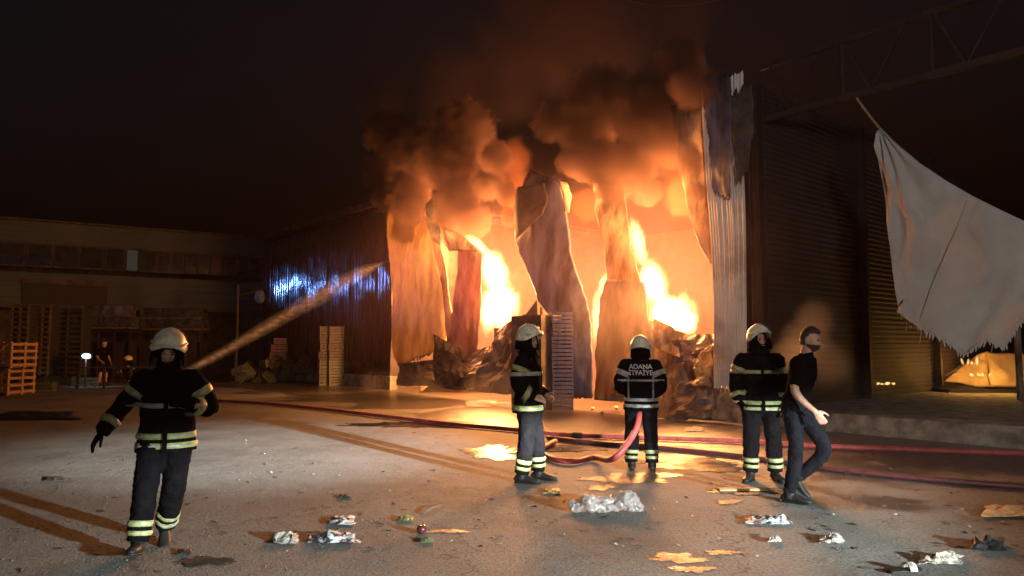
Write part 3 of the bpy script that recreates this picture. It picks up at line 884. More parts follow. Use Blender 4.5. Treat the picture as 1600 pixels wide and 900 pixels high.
# stacks of goods under the depot canopy
def stack(name, px0, px1, py_top, py_bot, Y, m, label, cat, kind):
    a, b = at(px0, py_bot, Y), at(px1, py_bot, Y)
    zt = at(px0, py_top, Y).z
    zb = max(0, a.z)
    r = empty(name, ((a.x+b.x)/2, Y, zb), 0, label, cat)
    Wd, Ht = b.x-a.x, zt-zb
    if kind == 'wrap':
        mb = MB(); mb.box((0, 0, Ht/2), (Wd, .9, Ht))
        o = mb.build('wrapped_load', M[m], r)
        mm = o.modifiers.new('s', 'SUBSURF'); mm.subdivision_type = 'SIMPLE'; mm.levels = 4; mm.render_levels = 4
        bake(o); wrinkle(o, .06, 3.0, seed=px0)
        MB().box((0, 0, -.05), (Wd, .9, .1)).build('pallet', M['wood_dark'], r)
    else:
        n = max(3, int(Ht/.2))
        for k in range(n):
            z = Ht*(k+.5)/n
            MB().box((0, -.4, z), (Wd, .03, Ht/n*.42)).build('slat', M[m], r)
        for sx in (-.5, 0, .5):
            MB().box((sx*(Wd-.08), -.36, Ht/2), (.08, .05, Ht)).build('post', M[m], r)
        MB().box((0, 0, Ht/2), (Wd-.1, .6, Ht-.05)).build('load', M['black'], r)
    return r
stack('pallet_stack', 22, 50, 476, 588, 28, 'wood_dark', 'tall dark pallet stack at the far left under the depot', 'pallet stack', 'p')
stack('pallet_stack', 57, 84, 476, 586, 29, 'wood_dark', 'second tall dark pallet stack, left of the dark crates', 'pallet stack', 'p')
stack('crate_stack', 86, 134, 482, 586, 30, 'crate_black', 'wide dark crate stack behind the standing people', 'crate stack', 'p')
stack('wrapped_pallet', 135, 210, 495, 511, 33, 'wrap', 'glinting film wrapped load right of the dark crate stack', 'wrapped pallet', 'wrap')
stack('wrapped_pallet', 135, 205, 478, 493, 33.5, 'grey_sheet', 'upper grey wrapped load under the depot canopy', 'wrapped pallet', 'wrap')
stack('wrapped_pallet', 228, 322, 498, 513, 34.5, 'wrap', 'lower glinting wrapped load above the helmeted firefighter', 'wrapped pallet', 'wrap')
stack('wrapped_pallet', 226, 318, 482, 496, 34.5, 'wrap', 'upper glinting wrapped load beside the canopy post', 'wrapped pallet', 'wrap')
for px0, px1, Y in ((135, 212, 33.4), (226, 322, 34.9)):
    a, b = at(px0, 514, Y), at(px1, 514, Y)
    r = empty('storage_rack', ((a.x+b.x)/2, Y, 0), 0, 'dark rack under the %s wrapped loads' % ('left' if px0 < 200 else 'right'), 'rack')
    z = a.z-.05
    MB().box((0, 0, z-.06), (b.x-a.x, .9, .1)).build('shelf', M['steel_brown'], r)
    for sx in (-.5, -.17, .17, .5):
        MB().box((sx*(b.x-a.x-.1), -.35, z/2-.06), (.09, .09, z-.12)).build('post', M['steel_brown'], r)
    MB().box((0, .1, z*.4), (b.x-a.x-.2, .6, z*.7)).build('load', M['black'], r)
# work lamp shining in the yard, and a wet low rail that glints below it
lp = at(135, 556, 27)
wl = empty('work_lamp', (lp.x, lp.y, 0), 0, 'bright white work lamp in the dark yard left of the man in black', 'lamp')
MB().tube([(0, 0, 0), (0, 0, lp.z-.1)], .03, 8).build('stand', M['steel_brown'], wl)
for a in (0, 2.1, 4.2):
    MB().tube([(0, 0, .35), (math.cos(a)*.4, math.sin(a)*.4, 0)], .018, 6).build('leg', M['steel_brown'], wl)
MB().box((0, .05, lp.z), (.36, .12, .22)).build('housing', M['black'], wl)
mb = MB(); mb.ball((0, -.012, lp.z), (.17, .02, .085), 16, 8)
mb.build('lens', emit('lens', (0.5, 0.8, 1.0), 6), wl)
d_ = bpy.data.lights.new('work_light', 'SPOT'); d_.energy = 60; d_.color = (.7, .87, 1); d_.spot_size = R(120); d_.shadow_soft_size = .1
lo_ = bpy.data.objects.new('work_light', d_); C.objects.link(lo_); lo_.location = (lp.x, lp.y-.1, lp.z); lo_.rotation_euler = (R(60), 0, 0)
a, b = at(118, 574, 26.2), at(292, 575, 26.2)
r = empty('low_barrier', ((a.x+b.x)/2, 26.2, 0), 0, 'low metal barrier whose wet top rail glints beside the crouching firefighter', 'barrier')
MB().box((0, 0, a.z), (b.x-a.x, .12, .06)).build('rail', M['wrap'], r)
for k in range(5):
    MB().box((-(b.x-a.x)/2+.1+k*(b.x-a.x-.2)/4, 0, a.z/2-.02), (.07, .07, a.z-.02)).build('post', M['steel_brown'], r)
# pole with arm and dish at the hall's far corner
g = gp(368, 598)
r = empty('yard_pole', (g.x, g.y, 0), 0, 'thin dark pole with a side arm left of the metal wall', 'pole')
zt = at(368, 445, g.y).z
MB().tube([(0, 0, 0), (0, 0, zt)], [.07, .05], 8).build('shaft', M['steel_brown'], r)
MB().bar((0, 0, at(368, 463, g.y).z), (1.0, 0, at(400, 452, g.y).z), .06, .06).build('arm', M['steel_brown'], r)
MB().box((0, 0, .03), (.3, .3, .06)).build('base_plate', M['steel_brown'], r)
dp = at(406, 463, g.y+1.0)
r = empty('satellite_dish', tuple(dp), 0, 'small pale round dish on the far corner of the hall', 'dish')
mb = MB()
n_, m_ = 6, 18
for j in range(n_+1):
    rr = .32*j/n_
    for k in range(m_):
        an = 2*math.pi*k/m_
        mb.v.append(Vector((rr*math.cos(an)*.7, -.08+.9*rr*rr, rr*math.sin(an))))
for j in range(n_):
    for k in range(m_):
        mb.f.append([j*m_+k, (j+1)*m_+k, (j+1)*m_+(k+1) % m_, j*m_+(k+1) % m_])
o = mb.build('reflector', M['pale_siding'], r, True); solid(o, .012)
MB().tube([(0, .05, -.05), (.25, .4, -.1)], .02, 6).build('bracket', M['steel_brown'], r)
MB().tube([(0, -.08, -.2), (0, -.35, 0)], .012, 6).build('feed_arm', M['steel_brown'], r)
# ------------------------------------------------------------------ truss, tarpaulin, cable
tr = empty('canopy_truss', tuple(F(-0.2, 0, 6.2)), 0, 'rusty steel roof truss running right from the corner column', 'truss')
ti = Matrix.Translation(-tr.location)
def TF(a, o, z): return ti @ F(a, o, z)
MB().bar(TF(-.12, 0, 6.25), TF(-11, 0, 6.25), .12, .12).build('bottom_chord', M['steel_brown'], tr)
MB().bar(TF(-.12, 0, 7.35), TF(-11, 0, 7.35), .10, .10).build('top_chord', M['steel_brown'], tr)
k = 0
a = -.75
while a > -10.5:
    MB().bar(TF(a, 0, 6.30), TF(a+.42 if k % 1 == 0 else a, 0, 7.3), .035, .035).build('web_bar', M['steel_brown'], tr)
    MB().bar(TF(a-.04, 0, 6.30), TF(a-.62, 0, 7.3), .035, .035).build('web_bar', M['steel_brown'], tr)
    MB().bar(TF(a-1.05, 0, 6.31), TF(a-1.05, 0, 7.30), .045, .045).build('web_post', M['steel_brown'], tr)
    a -= 1.55
    k += 1
tp = [(1372, 196), (1400, 222), (1440, 256), (1480, 283), (1520, 306), (1560, 326), (1600, 345), (1650, 368), (1720, 398)]
bt = [(1374, 260), (1390, 400), (1402, 488), (1440, 515), (1484, 538), (1508, 556), (1530, 538), (1545, 532), (1566, 546), (1600, 496), (1660, 450), (1720, 420)]
def interp(poly, t):
    return resample(poly, 101)[int(round(t*100))]
nx, ny = 60, 44
T_, B_ = resample(tp, nx), resample(bt, nx)
v, f = [], []
for j in range(ny):
    s = j/(ny-1)
    for i in range(nx):
        x = T_[i][0]*(1-s)+B_[i][0]*s
        y = T_[i][1]*(1-s)+B_[i][1]*s
        p = fac(x, y, 0.25)
        t = i/(nx-1)
        h = .08*math.sin(s*4+t*3)+.09*noise.noise(Vector((t*4, s*2.5, 0)))+.02*noise.noise(Vector((t*16, s*7, 2)))
        rad = math.atan2(s*1.2, t*3+.02)
        h += .07*math.sin(rad*13)*math.exp(-t*6)+.02*math.sin(t*34+s*4)*s+.012*noise.noise(Vector((t*40, s*22, 5)))
        v.append(p+NN*h)
for j in range(ny-1):
    for i in range(nx-1):
        f.append([j*nx+i, (j+1)*nx+i, (j+1)*nx+i+1, j*nx+i+1])
tarp = empty('torn_tarpaulin', tuple(fac(1372, 196, .25)), 0, 'large torn pale tarpaulin hanging from the truss at right', 'tarpaulin')
tinv = Matrix.Translation(-tarp.location)
o = mesh('cloth', [tinv @ p for p in v], f, M['tarp'], tarp, True); solid(o, .008)
crumple('folded_corner', [tinv @ fac(1401, 487, .42), tinv @ fac(1442, 516, .42), tinv @ fac(1434, 500, .40), tinv @ fac(1416, 464, .40)], M['tarp'], tarp, n=10, amp=.03, freq=3, smooth=True, zmin=-99)
MB().tube([tinv @ p for p in crom([fac(1338, 152, 0.02), fac(1352, 172, .12), fac(1374, 200, .27)], 5)], .022, 6).build('rope', M['rope'], tarp)
rg_ = random.Random(5)
fr_ = resample(bt[2:10], 46)
mb = MB()
for (x, y) in fr_:
    l = rg_.uniform(3, 9)
    p_, q_ = tinv @ fac(x, y-3, .28), tinv @ fac(x+rg_.uniform(-3, 3), y+l, .28)
    w2 = .012
    b0_ = len(mb.v)
    mb.v += [p_-UU*w2*2, p_+UU*w2*2, q_+UU*w2*.4, q_-UU*w2*.4]
    mb.f.append([b0_, b0_+1, b0_+2, b0_+3])
o = mb.build('frayed_edge', M['tarp'], tarp); solid(o, .004)
sm_ = [tinv @ fac(x, y, .34) for x, y in ((1442, 494), (1458, 450), (1478, 400), (1500, 345), (1512, 312))]
MB().tube(crom(sm_, 5), .007, 6).build('fold_line', M['tarp'], tarp, True)  # thin tube added to draw the line of a fold in the cloth
for x, y, l in ((1418, 500, 18), (1440, 514, 24), (1478, 530, 16), (1532, 534, 12), (1552, 536, 14)):
    MB().tube([tinv @ fac(x, y, .25), tinv @ fac(x-3, y+l, .27)], .008, 5).build('loose_thread', M['rope'], tarp)
tag(MB().tube(crom([at(900, -30, 16), at(990, 2, 17), at(1068, 8, 18), at(1180, -12, 19)], 8), .018, 6).build('overhead_cable', M['rubber']), 'thin overhead cable crossing the top of the view', 'cable')
# ------------------------------------------------------------------ things burning in the bay
bx = at(1540, 588, 19.3)
cs = empty('collapsed_roof_sheet', tuple(bx), 0, 'tent shaped fallen sheet glowing orange under the tarpaulin', 'metal sheet')
iv = Matrix.Translation(-bx)
pt = lambda px, py, Y: iv @ at(px, py, Y)
Yb = bx.y
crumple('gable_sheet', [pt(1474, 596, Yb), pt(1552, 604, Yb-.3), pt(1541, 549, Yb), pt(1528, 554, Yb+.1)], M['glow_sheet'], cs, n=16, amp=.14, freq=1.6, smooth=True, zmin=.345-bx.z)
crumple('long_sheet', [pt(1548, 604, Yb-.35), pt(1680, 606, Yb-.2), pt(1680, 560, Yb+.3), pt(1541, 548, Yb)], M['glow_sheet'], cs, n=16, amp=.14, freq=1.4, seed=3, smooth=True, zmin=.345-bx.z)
crumple('back_sheet', [pt(1474, 588, Yb+.05), pt(1680, 590, Yb+2.2), pt(1680, 560, Yb+1.3), pt(1541, 550, Yb+.2)], M['charred'], cs, n=8, amp=.05, freq=1.0, seed=3, smooth=True, zmin=.345-bx.z)
mb = MB(); mb.box((0.6, .5, .38-bx.z), (3.6, 1.6, .10))
o = mb.build('charred_base', M['black'], cs)
mm = o.modifiers.new('s', 'SUBSURF'); mm.subdivision_type = 'SIMPLE'; mm.levels = 4; mm.render_levels = 4
bake(o); wrinkle(o, .05, 2.2)
b_ = at(1591, 560, 16.5)
mb = MB().tube([(b_.x, b_.y, .34), (b_.x+.02, b_.y, 3.0)], .07, 10)
tag(mb.build('bay_post', M['brown_sheet']), 'fire lit steel post at the right edge behind the tarpaulin', 'post')
# ------------------------------------------------------------------ people
def head_fn(d, p):
    # d: unit direction, face looks along -Y
    x, y, z = d
    q = Vector(p)
    jaw = max(0.0, -z)
    q.x *= 1 - 0.32*jaw*jaw
    if y > 0: q.z += 0.0; q.y *= 1.04
    if y < 0: q.y *= 1 - 0.10*max(0, z)
    q.y += -0.012*math.exp(-((z+.75)/.25)**2)*(1 if y < 0 else 0)*max(0, -y+.3)
    nose = math.exp(-(x/.16)**2)*math.exp(-((z+.16)/.22)**2)*(1 if y < 0 else 0)
    tip = math.exp(-(x/.17)**2)*math.exp(-((z+.26)/.11)**2)*(1 if y < 0 else 0)
    q.y -= 0.014*nose + 0.016*tip
    eye = (math.exp(-((x-.33)/.17)**2)+math.exp(-((x+.33)/.17)**2))*math.exp(-((z-.02)/.13)**2)*(1 if y < 0 else 0)
    q.y += 0.013*eye
    brow = math.exp(-((abs(x)-.3)/.25)**2)*math.exp(-((z-.2)/.1)**2)*(1 if y < 0 else 0)
    q.y -= 0.005*brow
    lips = math.exp(-(x/.2)**2)*math.exp(-((z+.52)/.08)**2)*(1 if y < 0 else 0)
    q.y -= 0.006*lips
    return q
def hand(mb, wrist, dirv, nrm, side, s=1.0, curl=0.5):
    """palm and five fingers; dirv = along the fingers, nrm = out of the back of the hand, side = +1/-1 thumb side"""
    d = Vector(dirv).normalized()
    n = Vector(nrm); n = (n - d*n.dot(d)).normalized()
    x = d.cross(n)*side
    wrist = Vector(wrist)
    mb.tube([wrist-d*.03*s, wrist+d*.015*s, wrist+d*.05*s, wrist+d*.085*s], [(.026*s, .022*s), (.032*s, .019*s), (.042*s, .018*s), (.040*s, .014*s)], 12, ref=x)
    lens = [.070, .078, .072, .056]
    for k in range(4):
        b = wrist+d*.078*s+x*((1.5-k)*.0205*s)
        pts = [b]
        cur = d.copy()
        for j in range(3):
            ang = curl*(0.5+0.5*j)
            cur = (d*math.cos(ang)-n*math.sin(ang)).normalized() if j == 0 else (Matrix.Rotation(0, 3, 'X') @ (d*math.cos(curl*(0.6+.7*j))-n*math.sin(curl*(0.6+.7*j)))).normalized()
            pts.append(pts[-1]+cur*lens[k]*s*(.45, .32, .25)[j])
        mb.tube(pts, [.0105*s, .0098*s, .009*s, .0075*s], 8, ref=x)
    b = wrist+d*.02*s+x*.03*s
    p1 = b+(d*.6+x*.7-n*.25).normalized()*.042*s
    p2 = p1+(d*.85+x*.35-n*.35).normalized()*.032*s
    p3 = p2+(d*.95+x*.05-n*.45).normalized()*.026*s
    mb.tube([b-d*.01*s, p1, p2, p3], [.014*s, .0125*s, .0105*s, .0085*s], 8, ref=n)
def limb_path(j, n=7):
    return crom(j, n)
def ring_band(name, path, radii, t0, t1, grow, m, parent, seg=24, ref=None, tree=None, lift=.004):
    """a reflective strip wrapped round a limb or the trunk; path/radii are the limb's own"""
    n = len(path)
    i0, i1 = t0*(n-1), t1*(n-1)
    def samp(t):
        k = min(int(t), n-2); fr = t-k
        a, b = radii[k], radii[k+1]
        if not hasattr(a, '__len__'): a, b = (a, a), (b, b)
        return path[k].lerp(path[k+1], fr), (a[0]*(1-fr)+b[0]*fr, a[1]*(1-fr)+b[1]*fr)
    pts, rr = [], []
    for k in range(5):
        p, r = samp(i0+(i1-i0)*k/4)
        pts.append(p); rr.append((r[0]+grow, r[1]+grow))
    mb = MB(); mb.tube(pts, rr, seg, cap=False, ref=ref)
    if tree:
        axis = (pts[-1]-pts[0]).normalized()
        for k in range(5):
            for i in range(seg):
                v_ = mb.v[k*seg+i]
                dv = v_-pts[k]; dv = (dv-axis*dv.dot(axis)).normalized()
                hit = tree.ray_cast(pts[k]+dv*(max(rr[k])*1.3+.01), -dv, max(rr[k])*1.3)
                if hit[0] is None or (hit[0]-pts[k]).length > max(rr[k])*1.5:
                    hit = tree.find_nearest(v_)
                mb.v[k*seg+i] = hit[0]+dv*lift
    o = mb.build(name, m, parent, True)
    solid(o, 0.005, 1.0)
    return o
def helmet(root, hc, rot, s=1.0, style='ivory', visor_down=0.2, guard=True, ridge=True):
    h = empty('helmet')
    h.parent = root
    h.location = hc; h.rotation_euler = rot.to_euler()
    rx, ry, rz = .128*s, .158*s, .150*s
    mb = MB()
    seg, rings = 36, 12
    for i in range(rings+1):
        th = R(104)*i/rings
        for k in range(seg):
            ph = 2*math.pi*k/seg
            c, sn = math.cos(ph), math.sin(ph)
            st, ct = math.sin(th), math.cos(th)
            # lower edge: higher over the face (-Y), lower at the sides and back
            drop = 1.0
            p = Vector((rx*st*c, ry*st*sn, rz*ct))
            if i > rings-4:
                f_ = (i-(rings-4))/4
                front = max(0, -sn)
                p.z += f_*0.085*s*front**1.5
                p.y -= f_*0.020*s*front
                p.x *= 1+0.05*f_
                p.z -= f_*0.015*s*abs(c)
                p.y += f_*0.012*s*max(0, sn)
            mb.v.append(p)
    for i in range(rings):
        for k in range(seg):
            mb.f.append([i*seg+k, (i+1)*seg+k, (i+1)*seg+(k+1) % seg, i*seg+(k+1) % seg])
    o = mb.build('shell', M['helmet'], h, True, weld=True); solid(o, .010, 1.0)
    o.data.polygons.foreach_set('use_smooth', [True]*len(o.data.polygons))
    if ridge:
        pts = [Vector((0, -ry*math.cos(a)*1.01, rz*math.sin(a)*1.015)) for a in [R(x) for x in range(25, 166, 10)]]
        MB().tube(pts, [(.030*s*(.6+.4*math.sin(math.pi*i/14)), .012*s) for i in range(15)], 10, ref=Vector((1, 0, 0))).build('comb', M['helmet'], h, True)
    # brim over the forehead
    mb = MB()
    pts = []
    for k in range(19):
        a = R(-90)+R(-85+170*k/18)
        pts.append(Vector((rx*1.06*math.cos(a), (ry*1.10)*math.sin(a), .040*s+.012*s*math.cos(a+R(90)))))
    mb.tube(pts, [(.010*s, .020*s)]*19, 8, ref=Vector((0, 0, 1))); mb.build('brim', M['helmet'], h, True)
    for sx in (-1, 1):
        MB().tube([(sx*(rx-.004), -.01*s, -.015*s), (sx*(rx+.022*s), -.01*s, -.015*s)], [.027*s, .021*s], 14).build('ear_knob', M['knob'], h, True)
    # visor
    mb = MB()
    n = 16
    for j in range(4):
        for k in range(n+1):
            a = R(-90)+R(-72+144*k/n)
            rr = 1.16+.04*math.sin(j*.8)
            p = Vector((rx*rr*math.cos(a), ry*rr*math.sin(a), .055*s-.045*s*j*1.0))
            mb.v.append(Matrix.Rotation(R(-visor_down), 3, 'X') @ p)
    for j in range(3):
        for k in range(n):
            mb.f.append([j*(n+1)+k, (j+1)*(n+1)+k, (j+1)*(n+1)+k+1, j*(n+1)+k+1])
    o = mb.build('visor', M['visor'], h, True); solid(o, .003)
    if guard:
        mb = MB()
        n = 18
        for j in range(4):
            for k in range(n+1):
                a = R(90)+R(-115+230*k/n)
                rr = 1.0+.05*j
                mb.v.append(Vector((rx*rr*math.cos(a)*.98, ry*rr*math.sin(a)*.98, -.03*s-.045*s*j)))
        for j in range(3):
            for k in range(n):
                mb.f.append([j*(n+1)+k, j*(n+1)+k+1, (j+1)*(n+1)+k+1, (j+1)*(n+1)+k])
        o = mb.build('neck_guard', M['cloth_black'], h, True); solid(o, .012)
        wrinkle(o, .008, 22)
    return h
def boot(root, ankle, fwd, s=1.0, m='rubber', tall=.24, pitch=0.0, name='boot'):
    mb = MB()
    fwd = Vector(fwd).normalized()
    up = Vector((0, 0, 1))
    if pitch:
        side = fwd.cross(up)
        rm = Matrix.Rotation(pitch, 3, side)
        fwd, up = rm @ fwd, rm @ up
    a = Vector(ankle)
    side = fwd.cross(up).normalized()
    H = .095*s
    heel = a - up*H - fwd*.06*s
    L = .285*s
    st = [(-.02, .030, .05), (.0, .040, .085), (.06, .043, .11), (.12, .043, .095), (.18, .050, .07), (.23, .050, .058), (.27, .040, .048), (.292, .018, .03)]
    pts = [heel+fwd*(x*s)+up*(h*s/2+.004) for x, wd, h in st]
    mb.tube(pts, [(wd*s, h*s/2) for x, wd, h in st], 16, ref=side)
    mb.tube([a-up*.06*s, a, a+up*(tall*.5)*s, a+up*tall*s], [.055*s, .054*s, .062*s, .068*s], 16, ref=side)
    o = mb.build(name, M[m], root)
    remesh(o, .009, 3)
    b = MB()
    b.tube([heel+fwd*(x*s)+up*.008 for x in (-.025, .0, .06, .12, .18, .24, .285, .298)], [(w_*s, .010) for w_ in (.02, .044, .046, .043, .053, .055, .036, .015)], 16, ref=side)
    b.build('sole', M['rubber'], o, True)
    return o
def person(label, loc, yaw, J, scale=1.0, outfit='fire', head_yaw=0.0, head_pitch=0.0, head_roll=0.0, voxel=.010, cat='person', group=None, bands=True, hood=True, gloves=(False, False), hands=None,
           helmet_on=True, text=False, upper='cloth_navy', lower='cloth_navy', shorts=False, beard=False, chest_bands=None, visor=0.0, face_lift=0.0, foot_dirs=None, foot_pitch=(0, 0), ankle_bands=True, detail=True):
    root = empty('person', loc, yaw, label, cat, group)
    root.scale = (scale,)*3
    fire = outfit == 'fire'
    def V(k): return Vector(J[k])
    pel, chest, neck, headc = V('pelvis'), V('chest'), V('neck'), V('head')
    hrot = (Matrix.Rotation(head_yaw, 3, 'Z') @ Matrix.Rotation(head_pitch, 3, 'X') @ Matrix.Rotation(head_roll, 3, 'Y'))
    X = Vector((1, 0, 0))
    tw = J.get('twist', 0.0)
    Xt = Matrix.Rotation(tw, 3, 'Z') @ X
    # ---- body: one continuous surface
    mb = MB()
    mb.tube(crom([pel-Vector((0, 0, .08)), pel, pel.lerp(chest, .5), chest, neck-Vector((0, 0, .05)), neck+Vector((0, 0, .02)), headc-Vector((0, 0, .03))], 4),
            lerp_list([(.13, .09), (.15, .105), (.125, .088), (.140, .090), (.085, .065), (.056, .058), (.056, .062)], 4), 16, ref=X)
    mb.ball(headc, (.076, .096, .118), 40, 30, hrot, head_fn)
    for sx in (-1, 1):
        mb.ball(headc+hrot @ Vector((sx*.076, .012, -.005)), (.012, .020, .032), 10, 8, hrot)
    arms, legs = {}, {}
    for s_ in ('r', 'l'):
        sh, el, wr = V(s_+'sh'), V(s_+'el'), V(s_+'wr')
        mb.tube(limb_path([sh, el, wr], 6), lerp_list([.052, .042, .028], 6), 12)
        hp, kn, an = V(s_+'hip'), V(s_+'kn'), V(s_+'an')
        mb.tube(limb_path([hp, kn, an], 6), lerp_list([.085, .058, .042], 6), 12)
        arms[s_] = (sh, el, wr); legs[s_] = (hp, kn, an)
    for k, s_ in enumerate(('r', 'l')):
        sh, el, wr = arms[s_]
        hd = hands[k] if hands and hands[k] else (wr-el, Vector((-1 if s_ == 'r' else 1, 0, 0)), 0.5)
        if not gloves[k]:
            hand(mb, wr, hd[0], hd[1], -1 if s_ == 'r' else 1, 1.0, hd[2])
        an = legs[s_][2]
        fd = Vector(foot_dirs[k]) if foot_dirs else Vector((0, -1, 0))
    body = mb.build('body', M['skin'], root)
    remesh(body, .0062 if detail else .012, 2)
    for k, s_ in enumerate(('r', 'l')):
        if gloves[k]:
            sh, el, wr = arms[s_]
            hd = hands[k] if hands and hands[k] else (wr-el, Vector((-1 if s_ == 'r' else 1, 0, 0)), 0.5)
            g = MB(); hand(g, wr, hd[0], hd[1], -1 if s_ == 'r' else 1, 1.18, hd[2])
            dv = Vector(hd[0]).normalized()
            g.tube([wr-dv*.08, wr+dv*.02], [.052, .042], 12)
            go = g.build('glove', M['cloth_black'], root); remesh(go, .0065, 3)
    # face details
    if detail:
        for sx in (-1, 1):
            MB().ball(headc+hrot @ Vector((sx*.030, -.0835, .004)), (.0135, .008, .0075), 10, 8, hrot).build('eye', M['eye'], root, True)
            MB().ball(headc+hrot @ Vector((sx*.031, -.0905, .026)), (.019, .006, .0042), 10, 6, hrot).build('eyebrow', M['hair'], root, True)
        MB().ball(headc+hrot @ Vector((0, -.0965, -.062)), (.021, .006, .0065), 10, 6, hrot).build('mouth', M['lip'], root, True)
    # ---- upper garment
    bulk = 1.0 if fire else 0.80
    hem = J.get('hem', pel+Vector((0, 0, -.17 if fire else -.06)))
    tp_path = crom([hem, pel+Vector((0, 0, .02)), pel.lerp(chest, .5), chest, chest.lerp(neck, .55), neck-Vector((0, 0, .012)), neck+Vector((0, 0, .035 if fire else .02))], 5)
    base = [(.242, .186), (.228, .166), (.212, .150), (.232, .158), (.190, .132), (.105, .098), (.098, .096)] if fire else [(.185, .135), (.178, .128), (.165, .12), (.205, .140), (.172, .122), (.076, .074), (.068, .068)]
    tr_ = lerp_list(base, 5)
    mb = MB(); mb.tube(tp_path, tr_, 28, ref=Xt)
    arm_path, arm_r = {}, {}
    for s_ in ('r', 'l'):
        sh, el, wr = arms[s_]
        if outfit == 'tee':
            ap = limb_path([sh-(sh-chest)*.25, sh, sh.lerp(el, .8)], 5); ar = lerp_list([.085, .080, .070], 5)
        else:
            ap = limb_path([sh-(sh-chest)*.25+Vector((0, 0, .0)), sh, el, wr], 6); ar = lerp_list([.10*bulk, .098*bulk, .080*bulk, .064*bulk], 6)
        arm_path[s_], arm_r[s_] = ap, ar
        mb.tube(ap, ar, 18)
    up = mb.build('jacket' if fire else 'shirt', M[upper], root)
    remesh(up, voxel, 5)
    wrinkle(up, .013 if fire else .009, 6.5, (1, 1, 1.6), seed=loc[0])
    wrinkle(up, .006, 24, (1, 1, 1.5), seed=loc[0]+4)
    # ---- lower garment
    mb = MB()
    mb.tube(crom([pel+Vector((0, 0, .08)), pel, pel+Vector((0, 0, -.09))], 4), lerp_list([(.165, .125), (.185, .14), (.17, .13)], 4), 20, ref=X)
    leg_path, leg_r = {}, {}
    for s_ in ('r', 'l'):
        hp, kn, an = legs[s_]
        end = an if not shorts else hp.lerp(kn, .95)
        if shorts: lp_, lr = limb_path([hp, hp.lerp(kn, .5), end], 6), lerp_list([.11, .105, .10], 6)
        else: lp_, lr = limb_path([hp, kn, end+(kn-an)*.03], 8), lerp_list([.122, .098, .088] if fire else [.105, .074, .062], 8)
        leg_path[s_], leg_r[s_] = lp_, lr
        mb.tube(lp_, lr, 18)
    lo = mb.build('trousers' if not shorts else 'shorts', M[lower], root)
    remesh(lo, voxel, 4)
    wrinkle(lo, .011, 8, (1, 1, .8), seed=loc[0]+1)
    wrinkle(lo, .006, 24, (1, 1, 1.6), seed=loc[0]+2)
    # ---- boots
    for k, s_ in enumerate(('r', 'l')):
        fd = Vector(foot_dirs[k]) if foot_dirs else Vector((0, -1, 0))
        boot(root, legs[s_][2], fd, 1.0 if fire else .95, pitch=foot_pitch[k], tall=.16 if fire else .06, name='boot' if fire else 'shoe')
    # ---- reflective strips
    if fire and bands:
        G = .017
        from mathutils.bvhtree import BVHTree
        trees = [BVHTree.FromPolygons([v.co for v in q_.data.vertices], [p.vertices[:] for p in q_.data.polygons]) for q_ in (up, lo)]
        def two(path, radii, t0, t1, ref, seg=26, mm='band_yellow', g=G, tr=0):
            o = ring_band('reflective_band', path, radii, t0, t1, g, M[mm], root, seg*2, ref, trees[tr], .003)
            q = (t1-t0)*.36
            ring_band('silver_stripe', path, radii, t0+q, t1-q, g, M['band_silver'], o, seg*2, ref, trees[tr], .007)
        for (t0, t1, mm) in (chest_bands or [(.035, .075, 'band_yellow'), (.095, .135, 'band_yellow'), (.40, .43, 'band_silver')]):
            two(tp_path, tr_, t0, t1, Xt, 34, mm, .022)
        for s_ in ('r', 'l'):
            two(arm_path[s_], arm_r[s_], .44, .505, None, 20, 'band_silver' if text else 'band_yellow')
            two(arm_path[s_], arm_r[s_], .82, .89, None, 20, 'band_yellow')
            if ankle_bands:
                two(leg_path[s_], leg_r[s_], .76, .815, None, 22, tr=1)
                two(leg_path[s_], leg_r[s_], .855, .91, None, 22, tr=1)
        # front zip flap
        if not text:
            c1, c0 = chest.lerp(neck, .4), hem+Vector((0, 0, .02))
            pts = []
            for k in range(9):
                t = k/8
                p = c0.lerp(c1, t)
                pts.append(p)
            fl = MB()
            for k in range(9):
                t = k/8
                i = int((len(tr_)-11)*t); ry_ = tr_[i][1]
                fl.v += [pts[k]+Vector((x_, -ry_-.012, 0)) for x_ in (-.018, .018)]
            for k in range(8):
                fl.f.append([k*2, k*2+1, k*2+3, k*2+2])
            o = fl.build('zip_flap', M['cloth_black'], root); solid(o, .008)
    # ---- head gear
    if hood:
        mb = MB()
        def hood_fn(d, p):
            q = head_fn(d, p)*1.0
            q = Vector((d.x*.094, d.y*.112, d.z*.132))
            zc = .02+face_lift
            if d.y < -.15:
                e = (d.x/.62)**2+((d.z-zc)/.60)**2
                if e < 1: q = Vector(p)*.72
            return q
        mb.ball(headc+hrot @ Vector((0, .004, 0)), (.08, .1, .12), 44, 34, hrot, hood_fn)
        mb.tube([headc+Vector((0, .01, -.07)), neck+Vector((0, 0, .0))], [(.085, .09), (.11, .11)], 20, ref=X)
        mb.build('hood', M['cloth_black'], root, True)
    elif not helmet_on:
        mb = MB()
        def hair_fn(d, p):
            q = Vector((d.x*.092, d.y*.112, d.z*.140))
            keep = d.z > .56 - .25*max(0, d.y) or (d.y > .28 and d.z > -.5) or (d.y > -.02 and d.z > .26)
            return q if keep else Vector(p)*.72
        mb.ball(headc, (.08, .1, .12), 40, 30, hrot, hair_fn)
        h = mb.build('hair', M['hair'], root, True); wrinkle(h, .008, 40)
        if beard:
            mb = MB()
            def beard_fn(d, p):
                q = head_fn(d, Vector((d.x*.076, d.y*.096, d.z*.118)))
                if d.y < .25 and d.z < -.34: return q*1.085
                return q*.8
            mb.ball(headc, (.076, .096, .118), 40, 30, hrot, beard_fn)
            mb.build('beard', M['hair'], root, True)
